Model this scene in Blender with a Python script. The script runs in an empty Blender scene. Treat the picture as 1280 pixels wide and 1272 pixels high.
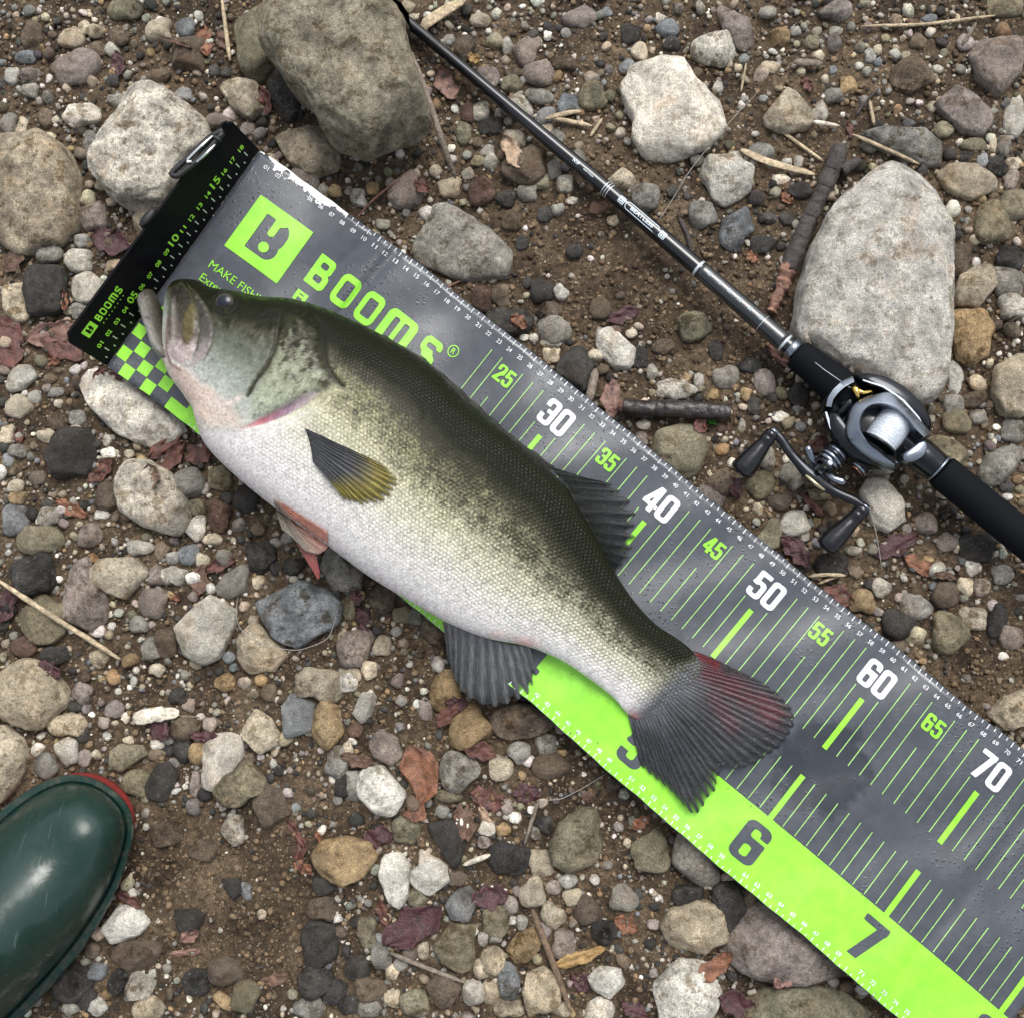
import bpy, bmesh, math, random
import numpy as np
from mathutils import Vector, Matrix

# ------------------------------------------------------------------ camera, sky, sun, exposure
scene = bpy.context.scene
C = scene.collection
RX, RY, CAMH = 0.0933, 0.0794, 0.8183          # hand-held phone looking almost straight down
FPX = 1372.5                                   # focal length in pixels of the 1280 px wide photograph
cam_d = bpy.data.cameras.new('camera'); cam = bpy.data.objects.new('camera', cam_d); C.objects.link(cam)
cam_d.sensor_width = 36.0; cam_d.lens = 36.0*FPX/1280.0; cam_d.clip_start = 0.02; cam_d.clip_end = 100.0
Rm = Matrix.Rotation(RX, 3, 'X') @ Matrix.Rotation(RY, 3, 'Y')
cam.matrix_world = Matrix.Translation((0, 0, CAMH)) @ Rm.to_4x4()
scene.camera = cam

SUN_EL, SUN_AZ = 58.0, 20.0                    # overcast: a broad soft sun high up behind cloud
world = bpy.data.worlds.new('World'); scene.world = world; world.use_nodes = True
wn = world.node_tree.nodes; wl = world.node_tree.links
sky = wn.new('ShaderNodeTexSky'); sky.sky_type = 'NISHITA'; sky.sun_disc = False
sky.sun_elevation = math.radians(SUN_EL); sky.sun_rotation = math.radians(SUN_AZ)
sky.air_density = 1.0; sky.dust_density = 4.0; sky.ozone_density = 1.0
hs = wn.new('ShaderNodeHueSaturation'); hs.inputs['Saturation'].default_value = 0.34   # cloud cover greys the blue
bg = wn['Background']; bg.inputs['Strength'].default_value = 0.135
wl.new(sky.outputs['Color'], hs.inputs['Color']); wl.new(hs.outputs['Color'], bg.inputs['Color'])
sun_d = bpy.data.lights.new('sun', 'SUN'); sun_d.energy = 1.3; sun_d.angle = math.radians(32); sun_d.color = (1.0, 0.98, 0.95)
sun = bpy.data.objects.new('sun', sun_d); C.objects.link(sun)
_az = math.radians(SUN_AZ); _el = math.radians(SUN_EL)
_sd = Vector((math.sin(_az)*math.cos(_el), math.cos(_az)*math.cos(_el), math.sin(_el)))
sun.rotation_euler = _sd.to_track_quat('Z', 'Y').to_euler(); sun.location = _sd*5
vs = scene.view_settings
vs.view_transform = 'Standard'; vs.look = 'None'; vs.gamma = 1.0; vs.use_curve_mapping = False; vs.exposure = 0.72

# ------------------------------------------------------------------ measuring helpers (survey of the photograph)
R3 = np.array([[Rm[i][j] for j in range(3)] for i in range(3)])
def U(px, py, z):
    """ground survey: world point at height z seen at pixel (px,py) of the photograph"""
    px = np.asarray(px, float); py = np.asarray(py, float); z = np.asarray(z, float)
    d = np.stack(np.broadcast_arrays((px-640)/FPX, -(py-636)/FPX, -1.0+0*px), -1) @ R3.T
    t = (z-CAMH)/d[..., 2]
    p = d*t[..., None]; p[..., 2] += CAMH
    return p
def PX(P):
    q = (np.asarray(P, float)-np.array([0, 0, CAMH])) @ R3
    return np.stack([640+FPX*q[..., 0]/-q[..., 2], 636-FPX*q[..., 1]/-q[..., 2]], -1)
MPP = CAMH/FPX                                   # metres per pixel at ground level

def h3(ix, iy, iz, seed):
    with np.errstate(over='ignore'):
        n = (ix.astype(np.uint32)*np.uint32(374761393)+iy.astype(np.uint32)*np.uint32(668265263)
             + iz.astype(np.uint32)*np.uint32(2246822519)+np.uint32((seed*3266489917) & 0xffffffff))
        n = (n ^ (n >> np.uint32(13)))*np.uint32(1274126177)
        n = n ^ (n >> np.uint32(16))
    return n.astype(np.float64)/4294967295.0
def vnoise(P, seed=0):
    P = np.asarray(P, float); f = np.floor(P); w = P-f; w = w*w*(3-2*w); i = f.astype(np.int64)
    out = 0
    for a in (0, 1):
        for b in (0, 1):
            for c in (0, 1):
                k = (w[..., 0] if a else 1-w[..., 0])*(w[..., 1] if b else 1-w[..., 1])*(w[..., 2] if c else 1-w[..., 2])
                out = out+k*h3(i[..., 0]+a, i[..., 1]+b, i[..., 2]+c, seed)
    return out*2-1
def fbm(P, o=3, seed=0):
    s = 0; a = 1.0; P = np.asarray(P, float); t = 0
    for k in range(o):
        s = s+a*vnoise(P*(2.03**k)+k*17.3, seed+k); t += a; a *= .5
    return s/t
def xyz(x, y, z=0.0): return np.stack(np.broadcast_arrays(x, y, z), -1).astype(float)

def mesh_np(name, V, F, col=None, mat=None, smooth=True, attrs=None, uv=None):
    V = np.ascontiguousarray(V, np.float32); me = bpy.data.meshes.new(name)
    F = np.ascontiguousarray(F, np.int32); n, k = F.shape
    me.vertices.add(len(V)); me.vertices.foreach_set('co', V.ravel())
    me.loops.add(n*k); me.loops.foreach_set('vertex_index', F.ravel())
    me.polygons.add(n); me.polygons.foreach_set('loop_start', np.arange(0, n*k, k, dtype=np.int32))
    me.polygons.foreach_set('use_smooth', np.full(n, smooth))
    me.update(calc_edges=True)
    if col is not None:
        c = np.ones((len(V), 4), np.float32); c[:, :3] = np.clip(col, 0, 1)
        me.color_attributes.new('Col', 'FLOAT_COLOR', 'POINT').data.foreach_set('color', c.ravel())
    for an, av in (attrs or {}).items():
        me.attributes.new(an, 'FLOAT', 'POINT').data.foreach_set('value', np.ascontiguousarray(av, np.float32))
    if uv is not None:
        me.uv_layers.new(name='UVMap').data.foreach_set('uv', np.ascontiguousarray(uv[F.ravel()], np.float32).ravel())
    if mat: me.materials.append(mat)
    return me
def obj(name, me, parent=None):
    o = bpy.data.objects.new(name, me); C.objects.link(o)
    if parent is not None: o.parent = parent; o.matrix_parent_inverse = parent.matrix_world.inverted()
    return o
def tag(o, label=None, cat=None, group=None, kind=None):
    if label: o['label'] = label
    if cat: o['category'] = cat
    if group: o['group'] = group
    if kind: o['kind'] = kind
    return o
def empty(name, loc, label, cat, group=None):
    o = bpy.data.objects.new(name, None); C.objects.link(o); o.location = Vector([float(q) for q in loc]); o.empty_display_size = .02
    bpy.context.view_layer.update()
    return tag(o, label, cat, group)
def sdpoly(P, poly):
    """signed distance (negative inside) of points P (n,2) to polygon"""
    P = np.asarray(P, float); poly = np.asarray(poly, float); d = np.full(len(P), 1e9); ins = np.zeros(len(P), bool)
    for i in range(len(poly)):
        a = poly[i]; b = poly[i-1]; e = b-a; w = P-a
        t = np.clip((w@e)/max(e@e, 1e-12), 0, 1)
        d = np.minimum(d, np.hypot(*(w-t[:, None]*e).T))
        c = ((a[1] > P[:, 1]) != (b[1] > P[:, 1]))
        with np.errstate(divide='ignore', invalid='ignore'):
            ins ^= c & (P[:, 0] < (b[0]-a[0])*(P[:, 1]-a[1])/(b[1]-a[1]+1e-12)+a[0])
    return np.where(ins, -d, d)
def sdline(P, line):
    P = np.asarray(P, float); line = np.asarray(line, float); d = np.full(len(P), 1e9)
    for a, b in zip(line[:-1], line[1:]):
        e = b-a; w = P-a; t = np.clip((w@e)/max(e@e, 1e-12), 0, 1)
        d = np.minimum(d, np.hypot(*(w-t[:, None]*e).T))
    return d
def sstep(a, b, x):
    t = np.clip((x-a)/(b-a), 0, 1); return t*t*(3-2*t)
def resample(line, n):
    line = np.asarray(line, float); s = np.r_[0, np.cumsum(np.linalg.norm(np.diff(line, axis=0), axis=1))]
    t = np.linspace(0, s[-1], n); return np.stack([np.interp(t, s, line[:, k]) for k in range(line.shape[1])], 1)
def spline(keys, t, soft=1.0):
    """smooth Catmull-Rom through keys (x, values...)"""
    keys = np.asarray(keys, float); x = keys[:, 0]; v = keys[:, 1:]; t = np.asarray(t, float)
    m = np.zeros_like(v); m[1:-1] = (v[2:]-v[:-2])/(x[2:]-x[:-2])[:, None]; m[0] = (v[1]-v[0])/(x[1]-x[0]); m[-1] = (v[-1]-v[-2])/(x[-1]-x[-2])
    i = np.clip(np.searchsorted(x, t)-1, 0, len(x)-2); h = (x[i+1]-x[i]); w = ((t-x[i])/h)[:, None]; h = h[:, None]
    return (2*w**3-3*w**2+1)*v[i]+(w**3-2*w**2+w)*h*m[i]+(-2*w**3+3*w**2)*v[i+1]+(w**3-w**2)*h*m[i+1]
rng = np.random.default_rng(7); random.seed(7)

# ------------------------------------------------------------------ materials
def new_mat(name):
    m = bpy.data.materials.new(name); m.use_nodes = True
    return m, m.node_tree.nodes, m.node_tree.links, m.node_tree.nodes['Principled BSDF']
def N(nodes, t, **k):
    n = nodes.new(t)
    for a, b in k.items(): setattr(n, a, b)
    return n
def noise_node(nd, lk, vec, scale, detail=3, rough=.55):
    n = nd.new('ShaderNodeTexNoise'); n.inputs['Scale'].default_value = scale; n.inputs['Detail'].default_value = detail
    n.inputs['Roughness'].default_value = rough
    if vec is not None: lk.new(vec, n.inputs['Vector'])
    return n
def ramp(nd, lk, src, stops):
    r = nd.new('ShaderNodeValToRGB'); e = r.color_ramp.elements
    while len(e) < len(stops): e.new(.5)
    for i, (p, c) in enumerate(stops):
        e[i].position = p; e[i].color = (c, c, c, 1) if isinstance(c, (int, float)) else (*c, 1)
    lk.new(src, r.inputs['Fac']); return r
def mix(nd, lk, a, b, fac, mode='MIX'):
    m = nd.new('ShaderNodeMix'); m.data_type = 'RGBA'; m.blend_type = mode
    for s, i in ((fac, 0), (a, 6), (b, 7)):
        if isinstance(s, bpy.types.NodeSocket): lk.new(s, m.inputs[i])
        elif isinstance(s, (int, float)): m.inputs[i].default_value = s if i == 0 else (s, s, s, 1)
        else: m.inputs[i].default_value = (*s, 1)
    return m.outputs[2]
def mth(nd, lk, op, a, b=None):
    m = nd.new('ShaderNodeMath'); m.operation = op
    for i, s in enumerate((a, b)):
        if s is None: continue
        if isinstance(s, bpy.types.NodeSocket): lk.new(s, m.inputs[i])
        else: m.inputs[i].default_value = s
    return m.outputs[0]
def bump(nd, lk, bs, h, strength=.5, dist=.001):
    b = nd.new('ShaderNodeBump'); b.inputs['Strength'].default_value = strength; b.inputs['Distance'].default_value = dist
    lk.new(h, b.inputs['Height']); lk.new(b.outputs['Normal'], bs.inputs['Normal']); return b
def plain(name, col, rough=.5, metal=0.0, coat=0.0, spec=.5, var=0.0, vs_=200, bmp=0.0, bs_=600):
    m, nd, lk, bs = new_mat(name)
    bs.inputs['Base Color'].default_value = (*col, 1); bs.inputs['Roughness'].default_value = rough
    bs.inputs['Metallic'].default_value = metal; bs.inputs['Coat Weight'].default_value = coat; bs.inputs['Coat Roughness'].default_value = .08
    bs.inputs['Specular IOR Level'].default_value = spec
    g = nd.new('ShaderNodeNewGeometry')
    if var:
        n = noise_node(nd, lk, g.outputs['Position'], vs_, 4)
        r = ramp(nd, lk, n.outputs['Fac'], [(.3, 1-var), (.7, 1+var)])
        lk.new(mix(nd, lk, col, r.outputs['Color'], 1.0, 'MULTIPLY'), bs.inputs['Base Color'])
        rr = ramp(nd, lk, n.outputs['Fac'], [(.35, max(rough-.08, .02)), (.7, min(rough+.12, 1))]); lk.new(rr.outputs['Color'], bs.inputs['Roughness'])
    if bmp:
        n2 = noise_node(nd, lk, g.outputs['Position'], bs_, 3); bump(nd, lk, bs, n2.outputs['Fac'], bmp, .0008)
    return m

def stone_material(name, fine=1.0):
    m, nd, lk, bs = new_mat(name)
    at = N(nd, 'ShaderNodeAttribute', attribute_name='Col'); mo = N(nd, 'ShaderNodeAttribute', attribute_name='mott')
    g = nd.new('ShaderNodeNewGeometry'); P = g.outputs['Position']
    n1 = noise_node(nd, lk, P, 55, 5, .6); n2 = noise_node(nd, lk, P, 240, 8, .78); n3 = noise_node(nd, lk, P, 1300, 4, .75)
    v = N(nd, 'ShaderNodeTexVoronoi'); v.inputs['Scale'].default_value = 520; lk.new(P, v.inputs['Vector'])
    big = ramp(nd, lk, n1.outputs['Fac'], [(.30, .40), (.46, .85), (.54, 1.12), (.72, 1.55)])
    med = ramp(nd, lk, n2.outputs['Fac'], [(.30, .36), (.45, .82), (.55, 1.15), (.70, 1.60)])
    fin = ramp(nd, lk, n3.outputs['Fac'], [(.32, .40), (.50, .98), (.68, 1.65)])
    c = mix(nd, lk, at.outputs['Color'], mix(nd, lk, (1, 1, 1), big.outputs['Color'], mo.outputs['Fac']), 1.0, 'MULTIPLY')
    c = mix(nd, lk, c, mix(nd, lk, (1, 1, 1), med.outputs['Color'], mo.outputs['Fac']), 1.0, 'MULTIPLY')
    c = mix(nd, lk, c, fin.outputs['Color'], 1.0, 'MULTIPLY')
    # mud and wet algae films with ragged borders
    n6 = noise_node(nd, lk, P, 85, 6, .72); fm = ramp(nd, lk, n6.outputs['Fac'], [(.545, 0.0), (.60, 1.0)])
    c = mix(nd, lk, c, mix(nd, lk, c, (.42, .36, .27), 1.0, 'MULTIPLY'), mth(nd, lk, 'MULTIPLY', fm.outputs['Color'], mth(nd, lk, 'MULTIPLY', mo.outputs['Fac'], .85)))
    # mineral flecks: single dark and single pale crystals
    dk = ramp(nd, lk, v.outputs['Color'], [(.10, 1.0), (.16, 0.0)]); ds = mth(nd, lk, 'MULTIPLY', dk.outputs['Color'], mth(nd, lk, 'MULTIPLY', mo.outputs['Fac'], .45))
    c = mix(nd, lk, c, (.035, .032, .03), ds)
    n4 = noise_node(nd, lk, P, 420, 3, .7); wt = ramp(nd, lk, n4.outputs['Fac'], [(.63, 0.0), (.70, 1.0)])
    c = mix(nd, lk, c, (.62, .58, .50), mth(nd, lk, 'MULTIPLY', wt.outputs['Color'], mth(nd, lk, 'MULTIPLY', mo.outputs['Fac'], .38)))
    # warm iron staining in patches
    n5 = noise_node(nd, lk, P, 38, 4, .6); st = ramp(nd, lk, n5.outputs['Fac'], [(.56, 0.0), (.70, 1.0)])
    c = mix(nd, lk, c, mix(nd, lk, c, (.85, .55, .30), 1.0, 'MULTIPLY'), mth(nd, lk, 'MULTIPLY', st.outputs['Color'], .35))
    lk.new(c, bs.inputs['Base Color'])
    rr = ramp(nd, lk, n1.outputs['Fac'], [(.35, .42), (.65, .75)]); lk.new(rr.outputs['Color'], bs.inputs['Roughness'])
    bs.inputs['Specular IOR Level'].default_value = .20
    hsum = mth(nd, lk, 'ADD', mth(nd, lk, 'MULTIPLY', n2.outputs['Fac'], 1.6), mth(nd, lk, 'MULTIPLY', n3.outputs['Fac'], .55))
    bump(nd, lk, bs, hsum, 1.0*fine, .0026)
    return m
M_STONE = stone_material('stone'); M_GRAVEL = stone_material('gravel', .7)

def soil_material():
    m, nd, lk, bs = new_mat('soil')
    g = nd.new('ShaderNodeNewGeometry'); P = g.outputs['Position']
    n1 = noise_node(nd, lk, P, 18, 5); n2 = noise_node(nd, lk, P, 240, 5, .7); n3 = noise_node(nd, lk, P, 1300, 3, .7)
    r = ramp(nd, lk, n1.outputs['Fac'], [(.30, (.034, .024, .015)), (.5, (.090, .063, .039)), (.70, (.172, .126, .079))])
    r2 = ramp(nd, lk, n2.outputs['Fac'], [(.30, .35), (.50, 1.0), (.70, 1.9)])
    r3 = ramp(nd, lk, n3.outputs['Fac'], [(.35, .5), (.6, 1.0), (.72, 2.3)])
    c = mix(nd, lk, mix(nd, lk, r.outputs['Color'], r2.outputs['Color'], 1.0, 'MULTIPLY'), r3.outputs['Color'], 1.0, 'MULTIPLY')
    v = N(nd, 'ShaderNodeTexVoronoi'); v.inputs['Scale'].default_value = 900; lk.new(P, v.inputs['Vector'])
    fl = ramp(nd, lk, v.outputs['Color'], [(.84, 0.0), (.90, 1.0)])
    c = mix(nd, lk, c, (.34, .27, .19), mth(nd, lk, 'MULTIPLY', fl.outputs['Color'], .7))
    lk.new(c, bs.inputs['Base Color'])
    rr = ramp(nd, lk, n2.outputs['Fac'], [(.35, .38), (.65, .8)]); lk.new(rr.outputs['Color'], bs.inputs['Roughness'])
    bs.inputs['Specular IOR Level'].default_value = .18
    bump(nd, lk, bs, mth(nd, lk, 'ADD', n2.outputs['Fac'], mth(nd, lk, 'MULTIPLY', n3.outputs['Fac'], .6)), .9, .002)
    return m
M_SOIL = soil_material()

# ------------------------------------------------------------------ measuring mat geometry (survey of its two long edges)
ME_ = np.array([(0,323,188),(1,342,199),(8,436,266),(10,463,287),(15,529,333.5),(19,580.5,374.5),(30,723,487),(40,853,595),(50,987,704),(60,1125,812),(65,1193,869),(70,1268,927),(75,1341,985),(82,1443,1066)])
MB_ = np.array([(0,134,457),(5,203,508),(10,266,559),(20,385,653),(33,540,779),(42,663,878),(50,767,970),(56,851,1043.5),(60,909,1091),(65,983.5,1153),(69,1040.5,1201.5),(75,1126,1275),(82,1226,1362)])
MW, ML, MZ = 18.9, 81.0, 0.024
def mat_px(u, v):
    u = np.asarray(u, float); v = np.asarray(v, float); o = 0
    for du, w in ((-1.2, .25), (0, .5), (1.2, .25)):
        uu = u+du
        def it(T, k):
            r = np.interp(uu, T[:, 0], T[:, k])
            return np.where(uu < 0, T[0, k]+uu*(T[2, k]-T[0, k])/(T[2, 0]-T[0, 0]), r)
        e = np.stack([it(ME_, 1), it(ME_, 2)], -1); b = np.stack([it(MB_, 1), it(MB_, 2)], -1)
        o = o+w*(e+(b-e)*(v/MW)[..., None])
    wob = (np.abs(v/MW-.5)*2)**6*np.sign(v/MW-.5)*(.6*np.sin(u*.53+1.0)+.35*np.sin(u*1.3)+.25*np.sin(u*3.1+v*.01))
    return o+wob[..., None]*np.array([-.6, .8])
def mat_z(u, v):
    u = np.asarray(u, float); v = np.asarray(v, float)
    z = MZ+.0024*np.sin(u*.21+v*.13+.5)*np.sin(v*.24+.8)+.0016*np.sin(u*.47-v*.3+2)+.0007*np.sin(u*.9+v*.7)
    # creases left by rolling the mat up
    z = z-.0022*np.exp(-((u-12.2+.10*(v-4))/.38)**2)*sstep(11, 3, v)+.0016*np.exp(-((u-11.2+.10*(v-4))/.6)**2)*sstep(11, 3, v)
    z = z-.0015*np.exp(-((u-9.7+.16*(v-4))/.30)**2)*sstep(9, 2, v)
    z = z-.0012*np.exp(-((u-74+.05*v)/.5)**2)+.0009*np.exp(-((u-72.6+.05*v)/.8)**2)
    z = z+.0011*np.exp(-((u-66+.3*v)/2.5)**2)
    return z
def mat_pt(u, v, dz=0.0):
    p = mat_px(u, v); z = mat_z(u, v)+dz
    return U(p[..., 0], p[..., 1], z)
_uu = np.linspace(0, ML, 12)
MAT_POLY = np.concatenate([mat_pt(_uu, 0*_uu)[:, :2], mat_pt(_uu[::-1], 0*_uu+MW)[:, :2]])
BOARD_TOP = [U(285, 147, MZ+.043), U(80, 425, MZ+.043)]
BOARD_POLY = np.array([MAT_POLY[0], MAT_POLY[-1], BOARD_TOP[1][:2], BOARD_TOP[0][:2]])

# rod line
ROD = [(200, -236, .0045), (506, 24, .0098), (760, 238, .0150), (1000, 445, .0235), (1177, 589, .0275), (1290, 681, .0290), (1500, 850, .031)]
def rod_pt(i): return U(*ROD[i])
ROD_W = np.array([rod_pt(i) for i in range(len(ROD))])
REEL_POLY = U(*np.array([(1020, 500), (1070, 460), (1175, 535), (1190, 575), (1120, 600), (1090, 600)]).T, .02)[:, :2]
HANDLE_LINE = U(*np.array([(925, 590), (966, 540), (1015, 595), (1083, 636), (1031, 684)]).T, .025)[:, :2]

def zmax_field(x, y):
    """nothing of the ground may stand higher than what lies on it"""
    P = np.stack([np.ravel(x), np.ravel(y)], -1)
    z = np.full(len(P), 9.0)
    d = sdpoly(P, MAT_POLY); z = np.where(d < .002, MZ-.0062, z)
    d = sdpoly(P, BOARD_POLY); z = np.where(d < .001, .012, z)
    for a, b in zip(ROD_W[:-1], ROD_W[1:]):
        e = (b-a)[:2]; w = P-a[:2]; t = (w@e)/(e@e); dd = np.abs(w[:, 0]*e[1]-w[:, 1]*e[0])/np.linalg.norm(e)
        fat = .0165 if a[2] > .02 else .0075
        rr = .0125 if a[2] > .0235 else (.0065 if a[2] > .014 else .0040)
        z = np.where((dd < fat) & (t > -.02) & (t < 1.02), np.minimum(z, a[2]+(b[2]-a[2])*t-rr-.001), z)
    z = np.where(sdpoly(P, REEL_POLY) < .003, np.minimum(z, .012), z)
    z = np.where(sdline(P, HANDLE_LINE) < .013, np.minimum(z, .013), z)
    return z.reshape(np.shape(x))

def ground_z(x, y):
    P = xyz(x, y)
    z = .0050*fbm(P*9, 3, 3)+.0022*fbm(P*45, 3, 5)-.003
    return np.minimum(z, zmax_field(x, y)-.001)

# ------------------------------------------------------------------ the ground: one sheet
def build_ground():
    n = 500
    t = np.linspace(-1, 1, n); core = .56; k = .90
    s = np.where(np.abs(t) < k, t/k*core, np.sign(t)*(core+(np.exp((np.abs(t)-k)/(1-k)*2.4)-1)*.45))
    X, Y = np.meshgrid(s, s)
    Z = ground_z(X, Y)
    Pm = xyz(X, Y)
    grit = .0019*fbm(Pm*170, 3, 11)+.0009*vnoise(Pm*520, 13)
    Z = Z+grit*(np.hypot(X, Y) < .9)
    V = np.stack([X, Y, Z], -1).reshape(-1, 3)
    i = np.arange(n*n).reshape(n, n)
    F = np.stack([i[:-1, :-1], i[:-1, 1:], i[1:, 1:], i[1:, :-1]], -1).reshape(-1, 4)
    o = obj('ground', mesh_np('ground', V, F, mat=M_SOIL)); tag(o, kind='structure')
build_ground()

# ------------------------------------------------------------------ stones
def ico(n):
    bm = bmesh.new(); bmesh.ops.create_icosphere(bm, subdivisions=n, radius=1.0)
    V = np.array([v.co[:] for v in bm.verts]); F = np.array([[v.index for v in f.verts] for f in bm.faces]); bm.free()
    return V, F
ICO = {n: ico(n) for n in (1, 2, 3, 4, 5)}
PAL = dict(t=(.52, .445, .325), w=(.80, .75, .645), g=(.32, .30, .258), d=(.070, .066, .060), b=(.165, .128, .092), o=(.270, .240, .160),
           r=(.150, .095, .072), u=(.255, .265, .265), y=(.40, .285, .155), p=(.315, .265, .228), l=(.60, .56, .475))
CW = dict(t='tan', w='whitish', g='grey', d='dark grey', b='brown', o='olive', r='reddish brown', u='blue grey', y='ochre', p='mauve', l='pale grey')

def stone_mesh(cx, cy, outline, h, sub, col, seed, cuts, mott, zc, boxy=.8, lift=None, name='stone'):
    """outline: function angle->radius (metres) in world XY; h: half height"""
    D, F = ICO[sub]; r = np.random.default_rng(seed)
    rho = np.hypot(D[:, 0], D[:, 1]); th = np.arctan2(D[:, 1], D[:, 0])
    R = outline(th); Rm_ = float(np.mean(outline(np.linspace(-np.pi, np.pi, 64))))
    hx = np.power(rho, boxy); X = R*hx*np.cos(th); Y = R*hx*np.sin(th); Z = h*np.sign(D[:, 2])*np.power(np.abs(D[:, 2]), boxy)
    Q = np.stack([X, Y, Z], -1)
    # broken faces: push everything beyond a few random planes back onto them
    for k in range(cuts):
        a = r.uniform(0, 2*np.pi); el = r.uniform(.25, 1.3); nrm = np.array([np.cos(a)*np.cos(el), np.sin(a)*np.cos(el), np.sin(el)])
        sup = (Q@nrm).max(); lim = sup*r.uniform(.72, .93)
        ex = np.maximum((Q@nrm)-lim, 0); Q = Q-ex[:, None]*nrm*.92
    sc = max(Rm_, 1e-4)
    nz = fbm(D*1.7+r.uniform(0, 50, 3), 3, seed)*.17+fbm(D*4.5+r.uniform(0, 50, 3), 3, seed+3)*.085
    if sub >= 4: nz = nz+fbm(D*14+r.uniform(0, 50, 3), 3, seed+5)*.034
    soft = np.array([.45, .45, 1.0])
    nn = Q/np.maximum(np.linalg.norm(Q, axis=1), 1e-9)[:, None]
    Q = Q+nn*soft*(nz*min(sc, h*1.6))[:, None]
    Q = Q+np.array([cx, cy, zc])
    zl = zmax_field(Q[:, 0], Q[:, 1])
    Q[:, 2] = np.minimum(Q[:, 2], zl-.0008*(1+rho))
    if lift is not None: Q[:, 2] = np.maximum(Q[:, 2], lift)
    tint = r.uniform(-.03, .03); cc = np.array(col)*r.uniform(.86, 1.14)*np.array([1+tint, 1, 1-tint*1.3])
    colv = np.tile(cc, (len(Q), 1))
    return Q, F, colv, np.full(len(Q), mott)

def ell_outline(a, b, rot, seed):
    r = np.random.default_rng(seed); p3 = r.uniform(0, 6.28, 4); am = r.uniform(.03, .11, 4)
    e = r.uniform(2.0, 2.9)
    def f(th):
        t = th-rot
        k = (np.abs(np.cos(t)/a)**e+np.abs(np.sin(t)/b)**e)**(-1/e)
        return k*(1+am[0]*np.sin(2*t+p3[0])*.5+am[1]*np.sin(3*t+p3[1])+am[2]*np.sin(4*t+p3[2])*.7+am[3]*np.sin(5*t+p3[3])*.5)
    return f
def poly_outline(W, c):
    W = np.asarray(W)[:, :2]-c; ths = np.linspace(-np.pi, np.pi, 181)[:-1]; R = np.zeros(180)
    for k, t in enumerate(ths):
        d = np.array([np.cos(t), np.sin(t)]); best = 0
        for i in range(len(W)):
            a = W[i-1]; e = W[i]-a; den = d[0]*e[1]-d[1]*e[0]
            if abs(den) < 1e-12: continue
            s = (a[0]*e[1]-a[1]*e[0])/den; q = (a[0]*d[1]-a[1]*d[0])/den
            if s > 0 and -1e-6 <= q <= 1+1e-6: best = max(best, s)
        R[k] = best
    R = np.maximum(R, .3*R.max()); Rs = R.copy()
    for k in range(2): Rs = (np.roll(Rs, 1)+2*Rs+np.roll(Rs, -1))/4
    Rs = Rs*1.02
    def f(th): return np.interp(th, np.r_[ths, np.pi], np.r_[Rs, Rs[0]])
    return f

ORG = {1: (0, 0), 2: (425, 0), 3: (850, 0), 4: (0, 420), 5: (425, 420), 6: (850, 420), 7: (0, 842), 8: (425, 842), 9: (850, 842)}
S_ = 2.958
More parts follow.
